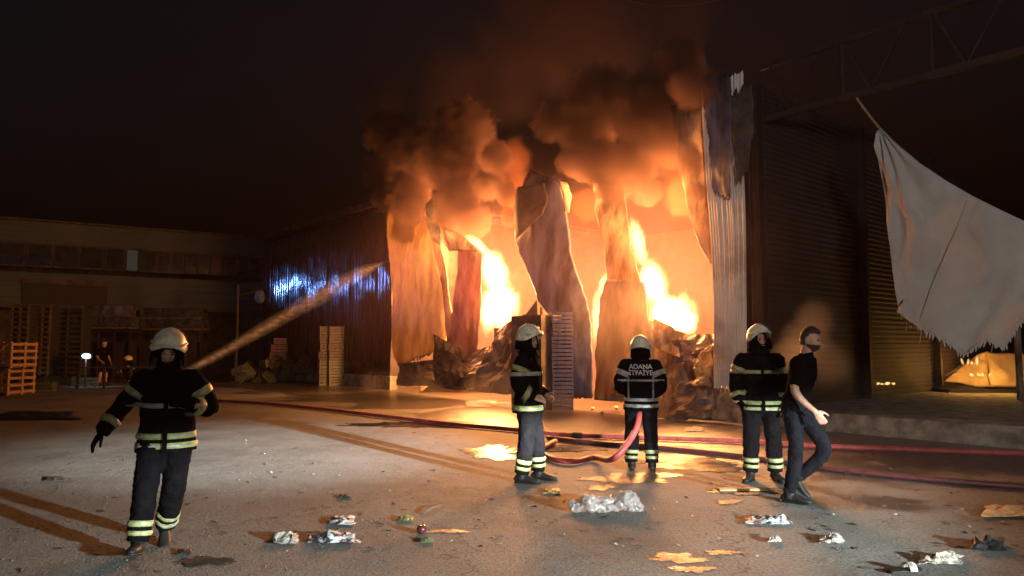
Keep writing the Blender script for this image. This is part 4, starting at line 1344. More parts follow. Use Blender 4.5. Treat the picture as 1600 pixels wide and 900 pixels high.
    if helmet_on:
        helmet(root, headc+hrot @ Vector((0, .010, .048)), hrot, .96, visor_down=visor)
    if fire:
        # high collar
        ring_band('collar', tp_path, tr_, .86, 1.0, .012, M['cloth_navy'], root, 26, Xt)
    if text:
        cu = bpy.data.curves.new('lettering', 'FONT'); cu.body = 'ADANA\n\u0130TFA\u0130YE'; cu.align_x = 'CENTER'; cu.size = .088; cu.space_line = .95; cu.offset = .0022
        to = bpy.data.objects.new('lettering', cu); C.objects.link(to)
        bpy.context.view_layer.update()
        dg = bpy.context.evaluated_depsgraph_get()
        me = bpy.data.meshes.new_from_object(to.evaluated_get(dg))
        bpy.data.objects.remove(to)
        bm = bmesh.new(); bm.from_mesh(me)
        bmesh.ops.subdivide_edges(bm, edges=bm.edges, cuts=2)
        zc = chest.z+.075
        from mathutils.bvhtree import BVHTree
        bt_ = BVHTree.FromPolygons([v.co for v in up.data.vertices], [p.vertices[:] for p in up.data.polygons])
        for v_ in bm.verts:
            x_, z_ = -v_.co.x, zc+v_.co.y
            hit = bt_.ray_cast(Vector((x_, .6, z_)), Vector((0, -1, 0)))
            yy = hit[0].y if hit[0] else .15
            v_.co = Vector((x_, yy+.006, z_))
        bm.to_mesh(me); bm.free()
        me.materials.clear(); me.materials.append(M['lettering'])
        lt = bpy.data.objects.new('lettering', me); C.objects.link(lt); lt.parent = root
        lt['label'] = 'white letters ADANA \u0130TFA\u0130YE across the shoulders'
        # grey piping down the back
        for x_ in (-.165, .165):
            mb = MB()
            for k in range(12):
                z_ = chest.z-.03-.30*k/11
                for xx in (x_-.011, x_+.011):
                    hit = bt_.ray_cast(Vector((xx, .6, z_)), Vector((0, -1, 0)))
                    mb.v.append(Vector((xx, (hit[0].y if hit[0] else .1)+.006, z_)))
            for k in range(11): mb.f.append([k*2, k*2+1, k*2+3, k*2+2])
            o = mb.build('piping', M['band_grey'], root); solid(o, .004)
    return root
STAND = dict(pelvis=(0, 0, .98), chest=(0, 0, 1.30), neck=(0, .01, 1.50), head=(0, -.01, 1.655),
             rsh=(-.195, .01, 1.415), rel=(-.255, .03, 1.13), rwr=(-.255, -.08, .90), lsh=(.195, .01, 1.415), lel=(.255, .03, 1.13), lwr=(.255, -.08, .90),
             rhip=(-.10, 0, .92), rkn=(-.125, -.02, .51), ran=(-.14, .02, .095), lhip=(.10, 0, .92), lkn=(.125, -.02, .51), lan=(.14, .02, .095))
def pose(**k):
    d = dict(STAND); d.update(k); return d
YB, SB, GB = 'band_yellow', 'band_silver', 'band_grey'
# 1 firefighter walking towards the camera
g = gp(240, 856)
person('firefighter in pale helmet and dark banded coat walking towards the camera at left', (g.x+.07, g.y, 0), R(21), pose(
    pelvis=(0, .02, .97), chest=(0, -.01, 1.29), neck=(.0, -.02, 1.48), head=(-.005, -.06, 1.655),
    rsh=(-.19, 0, 1.40), rel=(-.35, .03, 1.19), rwr=(-.475, -.08, 1.00), lsh=(.19, 0, 1.40), lel=(.335, .0, 1.16), lwr=(.15, -.20, 1.22),
    rhip=(-.10, 0, .91), rkn=(-.13, -.17, .52), ran=(-.16, -.24, .12), lhip=(.10, 0, .91), lkn=(.07, -.02, .49), lan=(.00, .20, .14)),
    scale=.945, head_yaw=R(4), head_pitch=R(20), head_roll=R(4), gloves=(True, True), hands=((Vector((-.5, -.15, -.85)), Vector((-.8, -.3, .2)), .35), (Vector((-.8, .1, .15)), Vector((0, -1, 0)), 1.0)),
    chest_bands=[(.045, .085, YB), (.11, .15, YB), (.40, .44, GB)], face_lift=-.2, foot_dirs=((-.1, -1, 0), (.05, -1, 0)), foot_pitch=(R(14), R(-24)), visor=62)
# 2 firefighter in profile
g = gp(826, 752)
person('firefighter in profile facing right before the dark machine, hands near the waist', (g.x, g.y, 0), R(72), pose(
    rel=(-.25, .06, 1.15), rwr=(-.19, -.14, .99), lel=(.26, .02, 1.13), lwr=(.16, -.18, 1.0), rkn=(-.12, -.01, .51), ran=(-.13, .05, .095), lan=(.13, -.08, .095), lkn=(.12, -.06, .51)),
    scale=1.005, head_yaw=R(-16), head_pitch=R(4), hands=((Vector((.4, -.8, -.2)), Vector((-.6, -.3, .6)), .6), None), chest_bands=[(.035, .085, YB), (.44, .49, SB)], visor=38, face_lift=.0)
# 3 firefighter from behind holding the hose
g = gp(1003, 735)
person('firefighter seen from behind with white lettering on the coat, holding a red hose', (g.x, g.y, 0), R(170), pose(
    rel=(-.285, .02, 1.13), rwr=(-.12, -.24, 1.0), lel=(.285, .02, 1.13), lwr=(.09, -.26, 1.02), rkn=(-.125, -.03, .51), lan=(.135, .02, .095), ran=(-.135, .02, .095), head=(0, -.02, 1.63)),
    scale=.95, head_pitch=R(8), text=True, gloves=(True, True), hands=((Vector((.5, -.7, 0)), Vector((-.5, -.3, .6)), .9), (Vector((-.5, -.7, 0)), Vector((.5, -.3, .6)), .9)),
    chest_bands=[(.05, .085, SB), (.115, .15, SB), (.40, .425, SB)], visor=0)
# 4 firefighter facing the camera
g = gp(1192, 750)
person('firefighter in pale helmet standing before the ribbed column, facing the camera', (g.x, g.y, 0), R(-9), pose(
    rel=(-.285, .03, 1.14), rwr=(-.25, -.10, .92), lel=(.27, .03, 1.13), lwr=(.25, -.08, .90), ran=(-.15, -.05, .095), rkn=(-.13, -.05, .51), lan=(.14, .0, .095)),
    scale=1.005, head_yaw=R(14), head_pitch=R(-4), head_roll=R(-4), gloves=(True, True), chest_bands=[(.03, .065, YB), (.085, .12, YB), (.46, .505, YB)], face_lift=.22, visor=40,
    foot_dirs=((-.5, -1, 0), (.25, -1, 0)))
# 5 bearded man walking right
g = gp(1247, 784)
person('bearded man in black t-shirt and dark trousers walking to the right', (g.x, g.y, 0), R(54), pose(
    pelvis=(0, 0, .97), chest=(0, -.085, 1.29), neck=(0, -.125, 1.485), head=(0, -.175, 1.635), rsh=(-.18, -.09, 1.40), lsh=(.18, -.10, 1.40), rel=(-.245, -.07, 1.12), rwr=(-.24, -.25, .93),
    lel=(.25, .06, 1.13), lwr=(.24, .12, .90), rhip=(-.09, 0, .91), rkn=(-.10, -.02, .50), ran=(-.10, .06, .095), lhip=(.09, 0, .91), lkn=(.10, -.24, .55), lan=(.10, .03, .22)),
    scale=1.02, outfit='tee', upper='cloth_black', lower='denim', hood=False, helmet_on=False, beard=True, head_yaw=R(-8), head_pitch=R(6),
    hands=((Vector((.1, -.55, -.8)), Vector((-.9, 0, .2)), .5), None), foot_dirs=((0, -1, 0), (0, -1, 0)), foot_pitch=(0, R(-40)))
# background people
kw = dict(voxel=.018, detail=False, hood=False)
g = gp(160, 603)
person('man in black t-shirt and shorts standing in the dim yard beside the work lamp', (g.x, g.y, 0), R(70), pose(rwr=(-.25, -.2, .95)), outfit='tee', upper='cloth_black', lower='cloth_black', shorts=True, helmet_on=False, head_pitch=R(15), **kw)
g = gp(207, 597)
person('firefighter in white helmet crouching in the dim yard behind the barrier', (g.x, g.y, 0), R(-60), pose(pelvis=(0, .1, .34), chest=(0, -.06, .62), neck=(0, -.14, .80), head=(0, -.2, .94), rsh=(-.19, -.1, .73), lsh=(.19, -.1, .73),
    rel=(-.26, -.3, .52), lel=(.26, -.3, .52), rwr=(-.16, -.5, .45), lwr=(.16, -.5, .45), rhip=(-.1, .08, .30), lhip=(.1, .08, .30), rkn=(-.16, -.32, .46), lkn=(.16, -.32, .46), ran=(-.15, -.1, .095), lan=(.15, -.12, .095), hem=Vector((0, .12, .2))), ankle_bands=False, **kw)
for px, py, up_, lab, yw in ((66, 590, 'shirt_pale', 'person in greyish shirt standing right of the wooden bins', 60), (97, 588, 'shirt_pale', 'person in pale shirt standing in front of the dark crate stack', 20), (121, 588, 'cloth_black', 'person in dark clothes standing left of the work lamp', -20)):
    g = gp(px, py)
    person(lab, (g.x, g.y, 0), R(yw), pose(), outfit='tee', upper=up_, lower='cloth_black', helmet_on=False, **kw)
# ------------------------------------------------------------------ hoses
def hose(pts, r, m, label, name='fire_hose', couplings=()):
    path = crom(pts, 8)
    for p in path[1:-1]:
        p.x += .015*noise.noise(p*0.9); p.y += .03*noise.noise(p*0.7+Vector((3, 3, 3)))
    root = empty(name, tuple(path[0]), 0, label, 'hose')
    iv_ = Matrix.Translation(-path[0])
    MB().tube([iv_ @ p for p in path], r, 12).build('hose_line', M[m], root, True)
    for k in couplings:
        i = int(k*(len(path)-2))
        d = (path[i+1]-path[i]).normalized()
        MB().tube([iv_ @ (path[i]-d*.09), iv_ @ (path[i]-d*.08), iv_ @ (path[i]+d*.08), iv_ @ (path[i]+d*.09)], [r*1.05, r*1.25, r*1.25, r*1.05], 12).build('coupling', M['steel_brown'], root)
    return root
def G(px, py, z=.05): return gp(px, py, 0)+Vector((0, 0, z))
hose([G(300, 627), G(400, 632), G(500, 642), G(600, 654), G(700, 666), G(800, 675), G(870, 683), G(960, 687), G(1060, 690), G(1160, 694), G(1230, 699), G(1300, 703), G(1400, 707), G(1500, 711), G(1620, 714), G(1800, 716)], .040, 'hose', 'long red hose lying across the whole yard, farthest from the camera', couplings=(.43,))
hose([G(856, 688, .04), G(940, 697, .04), G(1030, 704, .04), G(1100, 711, .04), G(1170, 719, .04), G(1290, 736, .04), G(1400, 749, .04), G(1500, 759, .04), G(1620, 768, .04), G(1760, 778, .04)], .038, 'hose_dark', 'dark red hose crossing the foreground at right, nearest the camera', couplings=(.2,))
pn = gp(1003, 735)
hose([Vector((pn.x-.02, pn.y+.42, .98)), Vector((pn.x, pn.y+.20, .93)), Vector((pn.x-.03, pn.y-.02, .74)), Vector((pn.x-.14, pn.y-.24, .50)), Vector((pn.x-.42, pn.y-.42, .22)), G(930, 722, .06), G(895, 727, .05), G(862, 722, .05), G(846, 708, .05), G(868, 694, .05)], .040, 'hose', 'red hose curving from the hands of the firefighter seen from behind to the ground')
# nozzle in his hands
nz = empty('hose_nozzle', (pn.x-.02, pn.y+.42, .98), 0, 'hose nozzle held by the firefighter seen from behind', 'nozzle')
MB().tube([(0, 0, 0), (0, .1, .03), (.0, .25, .09), (0, .34, .13)], [.05, .045, .03, .035], 12).build('barrel', M['steel_brown'], nz, True)
MB().tube([(0, .08, 0), (0, .06, -.12)], .018, 8).build('grip', M['rubber'], nz, True)
# ground monitor that throws the long jet (hidden behind the walking firefighter)
mo = gp(292, 640)
mn = empty('water_monitor', (mo.x, mo.y, 0), 0, 'ground water monitor throwing the long jet, behind the walking firefighter', 'water monitor')
MB().tube([(0, 0, .05), (0, 0, .4), (.08, .1, .55), (.25, .3, .75)], [.09, .07, .06, .04], 12).build('barrel', M['hose'], mn, True)
for a in (0.3, 2.4, 4.5):
    MB().tube([(0, 0, .2), (math.cos(a)*.4, math.sin(a)*.4, .02)], .025, 8).build('leg', M['steel_brown'], mn, True)
# ------------------------------------------------------------------ litter
def scrap(px, py, w_, h_, m, label, cat='litter', name='paper_scrap', ht=.06, seed=0.0, n=10, amp=None):
    a, b, c, d = gp(px-w_, py+h_*.6), gp(px+w_, py+h_*.6), gp(px+w_*.9, py-h_), gp(px-w_*.9, py-h_)
    base = gp(px, py)
    L = (b-a).length
    v, f = [], []
    for j in range(n):
        for i in range(n):
            s, t = i/(n-1), j/(n-1)
            p = a.lerp(b, s).lerp(d.lerp(c, s), t)-base
            q = Vector((s*3.1+seed, t*2.7+seed*.3, seed))
            e = math.sin(math.pi*s)*math.sin(math.pi*t)
            hz = ht*(.25+abs(noise.noise(q))*1.5+.5*abs(noise.noise(q*2.6)))*(.25+.75*e)
            wob = Vector((noise.noise(q*1.4+Vector((3, 0, 0))), noise.noise(q*1.4+Vector((0, 3, 0))), 0))*L*.14
            v.append(p+wob+Vector((0, 0, .008+hz)))
    for j in range(n-1):
        for i in range(n-1):
            f.append([j*n+i, j*n+i+1, (j+1)*n+i+1, (j+1)*n+i])
    o = mesh(name, v, f, M[m], None, False)
    solid(o, .004, 1)
    o.location = base
    return tag(o, label, cat)
scrap(445, 847, 20, 9, 'paper', 'torn brownish paper lying left of the black and white wrapper', seed=1)
scrap(520, 847, 40, 9, 'paper_bw', 'crumpled black and white wrapper in the left foreground', seed=2, n=14, ht=.07)
scrap(534, 818, 20, 8, 'paper_bw', 'small crumpled white wrapper above the larger one', seed=3)
scrap(1300, 848, 20, 6, 'paper', 'small white crumpled paper in the right foreground', seed=4)
scrap(1470, 880, 34, 9, 'paper', 'cream crumpled paper at the lower right', seed=5, n=12)
scrap(1200, 817, 36, 7, 'paper_bw', 'heap of dark plastic strips in front of the walking man', seed=6, n=16, ht=.05)
scrap(1210, 848, 10, 3, 'paper', 'tiny white scrap below the dark plastic strips', seed=7)
scrap(752, 633, 24, 6, 'paper_bw', 'white wrapper on the wet ground before the bent sheet', seed=8)
scrap(1572, 804, 34, 11, 'cardboard', 'flat tan cardboard lump at the right edge', seed=9, ht=.06, cat='cardboard', name='cardboard_lump')
scrap(290, 866, 13, 5, 'leaf_dark', 'dark curled leaf right of the walking boots', name='leaf', seed=10, ht=.03)
scrap(85, 750, 15, 4, 'leaf_dark', 'dark flat leaf on the asphalt at far left', name='leaf', seed=11, ht=.02)
scrap(862, 771, 14, 5, 'leaf', 'yellow green cabbage leaf near the boots of the firefighter in profile', name='leaf', seed=12, ht=.04)
scrap(634, 814, 12, 4, 'leaf', 'small green leaf above the dark round fruit', name='leaf', seed=13, ht=.03)
scrap(668, 848, 10, 3, 'leaf', 'small green leaf below the dark round fruit', name='leaf', seed=14, ht=.03)
scrap(540, 778, 10, 3, 'leaf_dark', 'small dark scrap in the bright patch of asphalt', name='leaf', seed=15, ht=.03)
scrap(60, 652, 60, 8, 'rubber', 'flat dark rubber sheet with rubbish at far left', name='rubber_sheet', seed=16, ht=.08, n=16)
scrap(1085, 673, 14, 4, 'paper', 'small pale paper at the foot of the right sheet heap', seed=18)
# small pale scraps and ash
rng = random.Random(21)
mb = MB()
for k in range(170):
    p = gp(rng.uniform(380, 1600), rng.triangular(615, 900, 680 if k % 2 else 820))
    b = len(mb.v); l = rng.uniform(.008, .035)
    a_ = rng.uniform(0, 6.28)
    for i_ in range(5):
        an = a_+i_*1.2566
        mb.v.append(p+Vector((math.cos(an)*l*rng.uniform(.4, 1), math.sin(an)*l*rng.uniform(.4, 1), rng.uniform(.002, .018))))
    mb.f.append([b, b+1, b+2, b+3, b+4])
tag(mb.build('paper_bits', M['paper']), 'tiny pale scraps and ash scattered over the wet yard', kind='stuff')
# plastic bag
def bag(px, py, Ls, label):
    base = gp(px, py)
    mb = MB()
    for dx, r, h in ((-.36, .10, .09), (-.22, .13, .12), (-.05, .13, .10), (.12, .13, .10), (.27, .12, .15), (.38, .09, .07)):
        mb.ball((dx, .02*math.sin(dx*9), h*.8), (r*1.15, r*.9, h), 18, 12)
    o = mb.build('plastic_bag', M['plastic_bag']); remesh(o, .012, 3)
    wrinkle(o, .045, 7, seed=3); wrinkle(o, .02, 19, seed=5)
    zm = min(v.co.z for v in o.data.vertices)
    for v_ in o.data.vertices: v_.co.z = max(v_.co.z, .004)
    o.location = base; o.scale = (Ls, Ls, Ls)
    return tag(o, label, 'plastic bag')
bag(948, 799, .78, 'crumpled clear plastic bag in the middle foreground')
# fruit and sticks
def fruit(px, py, r, m, label):
    b_ = gp(px, py)
    rt = empty('fruit', tuple(b_), 0, label, 'fruit')
    def fn(d, p):
        k = abs(d.z)
        return Vector((p.x*(1+.05*math.cos(5*math.atan2(d.y, d.x))*(1-k)), p.y, p.z*(.88-.25*math.exp(-((1-d.z)/.05)))))
    o = MB().ball((0, 0, r*.86), r, 20, 14, None, fn).build('flesh', M[m], rt, True)
    MB().tube([(0, 0, r*1.5), (.01, 0, r*1.9), (.025, 0, r*2.1)], [.006, .005, .004], 6).build('stem', M['leaf'], rt)
    return rt
fruit(659, 834, .045, 'fruit', 'dark red round fruit lying in the left foreground')
fruit(926, 641, .05, 'pale_fruit', 'pale fruit by the foot of the torn foil')
fruit(941, 648, .045, 'pale_fruit', 'yellowish fruit right of the blue crate stack')
fruit(963, 640, .055, 'pale_fruit', 'paler larger fruit left of the firefighter seen from behind')
def stick(px0, py0, px1, py1, m, label, r=.010, name='stick'):
    a_, b_ = gp(px0, py0), gp(px1, py1)
    mid = a_.lerp(b_, .5)+Vector((0.01, .03, .02))
    rt = MB().tube([p+Vector((0, 0, r+.004)) for p in crom([a_, mid, b_], 5)], [r*(1-.05*i) for i in range(11)], 7).build(name, M[m])
    return tag(rt, label, 'stick')
stick(660, 805, 692, 792, 'wood_dark', 'thin broken stick above the dark fruit')
def plank(px0, py0, px1, py1, label, m='wood'):
    a_, b_ = gp(px0, py0, .02), gp(px1, py1, .02)
    o = MB().bar(a_, b_, .09, .03, Vector((0, 0, 1))).build('plank', M[m])
    mm = o.modifiers.new('b', 'BEVEL'); mm.width = .006; bake(o)
    return tag(o, label, 'plank')
plank(1122, 765, 1198, 764, 'pale broken plank at the feet of the firefighter facing the camera')
for k, (x0, y0, x1, y1) in enumerate(((538, 597, 590, 594), (545, 599, 602, 599), (560, 594, 600, 600))):
    plank(x0, y0, x1, y1, ['charred plank on top of the small pile right of the crates', 'long charred plank at the bottom of the small pile right of the crates', 'slanting charred plank in the small pile right of the crates'][k], 'wood')
# black shoe and slipper
def shoe(px, py, rz, label, s=1.0):
    b_ = gp(px, py)
    rt = empty('lost_shoe', tuple(b_), rz, label, 'shoe')
    boot(rt, Vector((-.05, 0, .095*s)), Vector((1, 0, 0)), s, tall=.03, name='upper')
    return rt
scrap(1543, 858, 26, 9, 'rubber', 'crumpled black plastic lying on the asphalt at the right edge', name='black_plastic', seed=21, ht=.09)
def slipper(px, py, rz, label):
    b_ = gp(px, py)
    rt = empty('slipper', tuple(b_), rz, label, 'slipper')
    st = [(-.13, .02), (-.12, .034), (-.05, .036), (.03, .044), (.09, .048), (.125, .034), (.135, .012)]
    MB().tube([Vector((x, 0, .014)) for x, w_ in st], [(w_, .012) for x, w_ in st], 14, ref=Vector((0, 1, 0))).build('sole', M['rubber'], rt, True)
    mb = MB()
    for j in range(2):
        for k in range(9):
            t = math.pi*k/8
            mb.v.append(Vector((.01+.06*j, .05*math.cos(t), .015+.05*math.sin(t))))
    mb.f = [[k, k+1, 9+k+1, 9+k] for k in range(8)]
    o_ = mb.build('strap', M['paper'], rt, True); solid(o_, .006)
slipper(1413, 894, R(12), 'black slipper with a pale strap at the bottom edge')
# ------------------------------------------------------------------ fire
def flame_material(name, strength, core=(1.0, .62, .22), edge=(1.0, .22, .035), nscale=2.6, warp=.95):
    m, nt, N, L, out = vol_nodes(name)
    tc = N.new('ShaderNodeTexCoord'); g = N.new('ShaderNodeNewGeometry')
    ln = N.new('ShaderNodeVectorMath'); ln.operation = 'LENGTH'; L.new(tc.outputs['Object'], ln.inputs[0])
    mp = N.new('ShaderNodeMapping'); mp.inputs['Scale'].default_value = (1, 1, .55); L.new(g.outputs['Position'], mp.inputs[0])
    nz_ = N.new('ShaderNodeTexNoise'); nz_.inputs['Scale'].default_value = nscale; nz_.inputs['Detail'].default_value = 6; nz_.inputs['Roughness'].default_value = .65
    nz_.inputs['Distortion'].default_value = .6
    L.new(mp.outputs[0], nz_.inputs['Vector'])
    k = N.new('ShaderNodeMath'); k.operation = 'MULTIPLY_ADD'; k.inputs[1].default_value = warp; L.new(nz_.outputs['Fac'], k.inputs[0]); L.new(ln.outputs['Value'], k.inputs[2])
    inv_ = N.new('ShaderNodeMath'); inv_.operation = 'SUBTRACT'; inv_.inputs[0].default_value = 1.0+warp*.22; L.new(k.outputs[0], inv_.inputs[1])
    mr = N.new('ShaderNodeMapRange'); mr.interpolation_type = 'SMOOTHSTEP'; mr.inputs['From Max'].default_value = .42; L.new(inv_.outputs[0], mr.inputs[0])
    pw = N.new('ShaderNodeMath'); pw.operation = 'POWER'; pw.inputs[1].default_value = 1.6; L.new(mr.outputs[0], pw.inputs[0])
    ms = N.new('ShaderNodeMath'); ms.operation = 'MULTIPLY'; ms.inputs[1].default_value = strength; L.new(pw.outputs[0], ms.inputs[0])
    rp = N.new('ShaderNodeValToRGB'); e = rp.color_ramp.elements
    e[0].position = .0; e[0].color = (*edge, 1); e[1].position = .75; e[1].color = (*core, 1)
    L.new(mr.outputs[0], rp.inputs[0])
    em = N.new('ShaderNodeEmission'); L.new(rp.outputs[0], em.inputs[0]); L.new(ms.outputs[0], em.inputs[1])
    L.new(em.outputs[0], out.inputs['Volume'])
    m.cycles.volume_step_rate = .5
    return m
FM = flame_material('flame', 12.0)
FS = flame_material('small_flame', 16.0, nscale=6.0, warp=.9)
def flame_piece(name, px, py, off, rw, rh, tilt, m, parent=None, depth=None):
    c = fac(px, py, off)
    s = c.y/FPX
    mb = MB().ball((0, 0, 0), 1.0, 20, 14)
    o = mb.build(name, m, parent, True, weld=True)
    rot = Matrix.Rotation(tilt, 3, 'Y')
    o.rotation_euler = (Matrix.Rotation(math.atan2(c.x, c.y)*-1, 3, 'Z') @ rot).to_euler()
    o.scale = (rw*1.08*s, (depth or rw*.8)*s, rh*1.08*s)
    o.location = c if parent is None else c-parent.location
    return o
def fire_lamp(px, py, off, power, rad=.5, color=(1.0, .37, .105), name='fire_and_fill'):
    lamp(name, 'POINT', tuple(fac(px, py, off)), color, power, rad)
f1 = empty('flame', tuple(fac(778, 515, -1.0)), 0, 'tall white hot flame between the red sheet and the grey sheet', 'flame')
flame_piece('flame_core', 782, 478, -1.2, 46, 62, R(4), FM, f1)
flame_piece('flame_core', 772, 425, -1.2, 36, 58, R(-16), FM, f1)
flame_piece('flame_tongue', 745, 382, -1.0, 15, 40, R(-50), FM, f1)
flame_piece('flame_core', 762, 490, -1.0, 24, 52, R(0), FM, f1)
f2 = empty('flame', tuple(fac(1045, 520, -1.0)), 0, 'large white hot flame left of the ribbed column', 'flame')
flame_piece('flame_core', 1050, 490, -1.1, 56, 54, R(-22), FM, f2)
flame_piece('flame_core', 1020, 445, -1.1, 40, 58, R(-14), FM, f2)
flame_piece('flame_tongue', 996, 375, -1.0, 20, 66, R(-12), FM, f2)
flame_piece('flame_tongue', 1072, 505, -1.0, 34, 30, R(-40), FM, f2)
f3 = empty('flame', tuple(fac(934, 545, -.6)), 0, 'narrow flame in the slit between the grey and brown sheets', 'flame')
flame_piece('flame_core', 934, 495, -.7, 17, 78, R(3), FM, f3)
flame_piece('flame_tongue', 944, 445, -.7, 15, 34, R(20), FM, f3)
# small fires in the bay
def small_fire(px, py, Y, w_, h_, label, n=6):
    c = at(px, py, Y)
    s = Y/FPX
    rt = empty('flame', tuple(c), 0, label, 'flame')
    rg = random.Random(int(px))
    for k in range(n):
        x = (-1+2*(k+.5)/n)*w_*s+rg.uniform(-.3, .3)*w_*s/n
        hh = h_*s*rg.uniform(.6, 1.5)
        ww = w_*s/n*rg.uniform(1.1, 1.9)
        o = MB().ball((0, 0, 0), 1.0, 12, 8, None, lambda d, p: Vector((p.x*(1-.35*max(0, d.z)), p.y*(1-.35*max(0, d.z)), p.z))).build('flame_tongue', FS, rt, True, weld=True)
        o.location = (x, rg.uniform(-.1, .1), hh*.5); o.scale = (ww, ww*.8, hh); o.rotation_euler = (0, rg.uniform(-.4, .4), 0)
    return rt
small_fire(1360, 601, 17.6, 38, 3.5, 'low line of flame on the platform beside the siding wall', 9)
small_fire(1530, 588, bx.y-.7, 16, 6, 'small flame at the foot of the tent shaped sheet')
small_fire(1518, 570, bx.y-.25, 15, 8, 'small flame licking the gable of the tent shaped sheet')
c = at(1360, 592, 17.6); lamp('fire_and_fill', 'POINT', tuple(c), (1, .4, .1), 14, .15)
c = at(1535, 575, bx.y+.5); lamp('fire_and_fill', 'POINT', tuple(c), (1, .42, .1), 60, .1)  # added inside the tent sheet to make it glow; the next two brighten its front
c = at(1512, 574, bx.y-.75); lamp('fire_and_fill', 'POINT', tuple(c), (1, .47, .1), 30, .1)
c = at(1572, 574, bx.y-.85); lamp('fire_and_fill', 'POINT', tuple(c), (1, .47, .1), 38, .1)
# the burning interior gives its light through the gaps, by the lamps behind the sheets
fire_lamp(782, 440, -.6, 5600, .6)
fire_lamp(1040, 440, -.7, 3800, .6)
fire_lamp(935, 430, -.6, 1200, .3)
fire_lamp(1010, 320, -1.0, 1500, .6)
fire_lamp(680, 400, -1.8, 2600, .5)
fire_lamp(725, 350, -.8, 900, .4)
fire_lamp(1000, 312, .8, 420, .3)  # from here on, fill lamps added before the front for smoke and sheets
fire_lamp(905, 290, .5, 130, .25)
fire_lamp(752, 340, .7, 320, .3)
fire_lamp(648, 345, 1.3, 260, .3)
# glowing smoke that fills the hall behind the sheets
def glow_material():
    m, nt, N, L, out = vol_nodes('glowing_smoke')
    g = N.new('ShaderNodeNewGeometry')
    nz_ = N.new('ShaderNodeTexNoise'); nz_.inputs['Scale'].default_value = .8; nz_.inputs['Detail'].default_value = 6; L.new(g.outputs['Position'], nz_.inputs['Vector'])
    mr = N.new('ShaderNodeMapRange'); mr.inputs['From Min'].default_value = .34; mr.inputs['From Max'].default_value = .66; mr.inputs['To Min'].default_value = .012; mr.inputs['To Max'].default_value = .18
    L.new(nz_.outputs['Fac'], mr.inputs[0])
    sep = N.new('ShaderNodeSeparateXYZ'); L.new(g.outputs['Position'], sep.inputs[0])
    mz = N.new('ShaderNodeMapRange'); mz.inputs['From Min'].default_value = 6.9; mz.inputs['From Max'].default_value = 2.5; mz.inputs['To Min'].default_value = .05; L.new(sep.outputs['Z'], mz.inputs[0])
    mm = N.new('ShaderNodeMath'); mm.operation = 'MULTIPLY'; L.new(mr.outputs[0], mm.inputs[0]); L.new(mz.outputs[0], mm.inputs[1])
    v = N.new('ShaderNodeVolumePrincipled'); v.inputs['Color'].default_value = (.6, .4, .3, 1); v.inputs['Density'].default_value = .03
    v.inputs['Emission Color'].default_value = (1.0, .24, .10, 1); L.new(mm.outputs[0], v.inputs['Emission Strength'])
    L.new(v.outputs[0], out.inputs['Volume'])
    return m
o = fbox('interior_smoke', 1.0, 14.9, -1.9, -6.5, .05, 7.0, glow_material(), None)
tag(o, 'glowing orange smoke filling the hall behind the torn sheets', kind='stuff')
# ------------------------------------------------------------------ smoke
def puffs(lst):
    out = []
    for px, py, r, off in lst:
        c = fac(px, py, off); out.append((c, r*c.y/FPX))
    return out
SM = [
    ('smoke', 'brown smoke rolling off the left torn sheet', puffs([(592, 270, 34, .8), (603, 310, 28, .7), (640, 312, 46, .5), (628, 362, 24, .5), (655, 245, 60, .3), (622, 225, 55, .6), (600, 205, 40, .4)]), 3.4),
    ('smoke', 'brown smoke boiling up above the left flame', puffs([(705, 250, 58, .5), (715, 312, 44, .3), (742, 342, 34, .2), (700, 340, 28, .5), (765, 285, 34, .3), (775, 246, 32, .8), (790, 300, 24, .5), (797, 340, 18, .3), (722, 205, 58, .3)]), 3.4),
    ('smoke', 'orange lit smoke boiling up above the right flame', puffs([(865, 188, 38, .8), (905, 210, 44, .6), (893, 255, 30, .5), (935, 250, 50, .4), (985, 258, 50, .3), (958, 294, 36, .3), (1012, 300, 30, .2), (1030, 215, 60, .2), (1000, 175, 70, .2), (940, 160, 70, .3), (1078, 250, 30, .5), (1086, 300, 22, .5), (1094, 350, 17, .5), (1085, 140, 44, .5), (1060, 100, 50, .3)]), 3.0),
    ('smoke', 'dark brown smoke rising into the night above the hall', puffs([(690, 140, 90, -.5), (800, 110, 110, -.5), (920, 70, 110, -.5), (1040, 40, 90, -.5), (590, 150, 60, -.5), (860, 10, 120, -.8)]), .22)]
for k, (nm, lab, sp_, dens) in enumerate(SM):
    m = volume_puffs('smoke_%s' % 'abcd'[k], sp_, dens, (.20, .125, .10) if k < 3 else (.05, .034, .034), nscale=2.8 if k < 3 else .9, amp=1.25, soft=.24 if k < 3 else .3, aniso=0.0, detail=8, step=.45 if k < 3 else 1.0)  # topmost cloud gets a darker colour so that it looks unlit
    o = hull(nm, sp_, m, 1.25, .25)
    tag(o, lab, kind='stuff')
sp_ = puffs([(815, 300, 45, -.9), (1075, 300, 52, -1.0), (915, 320, 36, -.9), (690, 430, 22, -.9), (1050, 215, 62, -.8), (800, 250, 40, -.8)])
o = hull('smoke', sp_, volume_puffs('smoke_inside', sp_, .9, (.30, .14, .085), nscale=1.6, amp=1.3, soft=.35, aniso=0.1, detail=6, step=.7), 1.2, .25)
tag(o, 'orange lit smoke churning inside the openings between the torn sheets', kind='stuff')
# steam drifting by the column and over the wet ground
sp_ = [(at(1262, 535, 12.5), .55), (at(1240, 560, 12.2), .5), (at(1290, 570, 12.8), .6), (at(1275, 500, 12.8), .45)]
o = hull('steam', sp_, volume_puffs('steam_white', sp_, .28, (.8, .78, .76), nscale=1.6, amp=.9, soft=.6), 1.2, .15)
tag(o, 'pale steam drifting between the standing firefighter and the siding wall', kind='stuff')
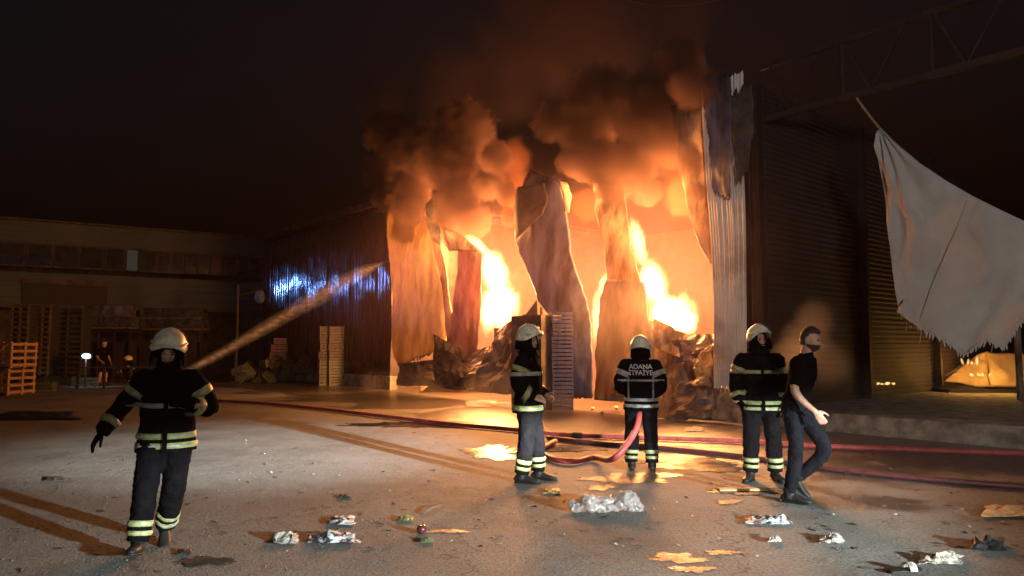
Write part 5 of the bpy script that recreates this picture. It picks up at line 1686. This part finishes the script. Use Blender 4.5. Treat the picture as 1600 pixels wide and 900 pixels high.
# water
def jet(name, pts, radii, dens, label, color=(.85, .8, .78)):
    path = crom(pts, 8)
    rr = lerp_list(radii, 8)
    o = MB().tube(path, rr, 14).build(name, volume_streaks(name, color, dens, (5, 5, 14)), None, True)
    return tag(o, label, kind='stuff')
jp = crom([at(288, 582, 10.6), at(345, 552, 13.0), at(430, 503, 16.5), at(505, 459, 19.5), at(560, 428, 22.0), at(605, 408, 24.3)], 5)
jr = lerp_list([.02, .038, .065, .10, .085, .01], 5)
o = MB().tube(jp, [r*2.6 for r in jr], 16).build('water_jet', volume_even('jet_spray', (.9, .87, .86), .12, .3), None, True)
tag(o, 'long arching jet of water sprayed at the metal wall', kind='stuff')
for g_, d_2 in ((1.8, .16), (1.05, .5)):
    MB().tube(jp, [r*g_ for r in jr], 14).build('jet_core', volume_streaks('jet_core', (.92, .89, .88), d_2*2.4, (4, 4, 12)), o, True)
sp_ = [(Vector((pn.x-.05, pn.y+1.2, 1.35)), .25), (Vector((pn.x-.1, pn.y+2.2, 1.75)), .5), (Vector((pn.x-.2, pn.y+3.4, 2.2)), .85), (fac(985, 500, 1.2), 1.3), (fac(975, 560, 1.2), 1.2)]
o = hull('water_spray', sp_, volume_puffs('spray_mist', sp_, .13, (.8, .75, .72), nscale=2.0, amp=.5, soft=.9), 1.1, .15)
tag(o, 'fine spray thrown at the torn sheets by the firefighter seen from behind', kind='stuff')

# low steam along the foot of the hall, and the thin smoke that hangs before its front
sp_ = [(F(a, 1.4+.5*math.sin(a*2.1), .25), .75+.2*math.sin(a*1.3)) for a in [1.6+k*1.15 for k in range(12)]]
o = hull('steam', sp_, volume_puffs('low_steam', sp_, .10, (.8, .74, .72), nscale=1.3, amp=.9, soft=.8), 1.15, .16)
tag(o, 'low warm steam over the wet ground along the burning front', kind='stuff')
sp_ = [(F(a, .9, z), r) for a, z, r in ((1.5, 3.6, 3.8), (5.5, 3.8, 4.4), (9.5, 3.8, 4.6), (13.5, 3.4, 4.4), (16.5, 3.0, 3.6))]
o = hull('smoke_veil', sp_, volume_puffs('veil', sp_, .013, (.7, .42, .50), nscale=.5, amp=.5, soft=.9, detail=2), 1.05, .4)
tag(o, 'thin reddish smoke hanging before the burning front', kind='stuff')
# ------------------------------------------------------------------ smoky night air
hz_ = MB().box((0, 28, 14), (150, 90, 30.4)).build('haze', volume_even('smoky_air', (.80, .56, .60), .0004, .2))
tag(hz_, 'thin smoky night air over the yard', kind='stuff')
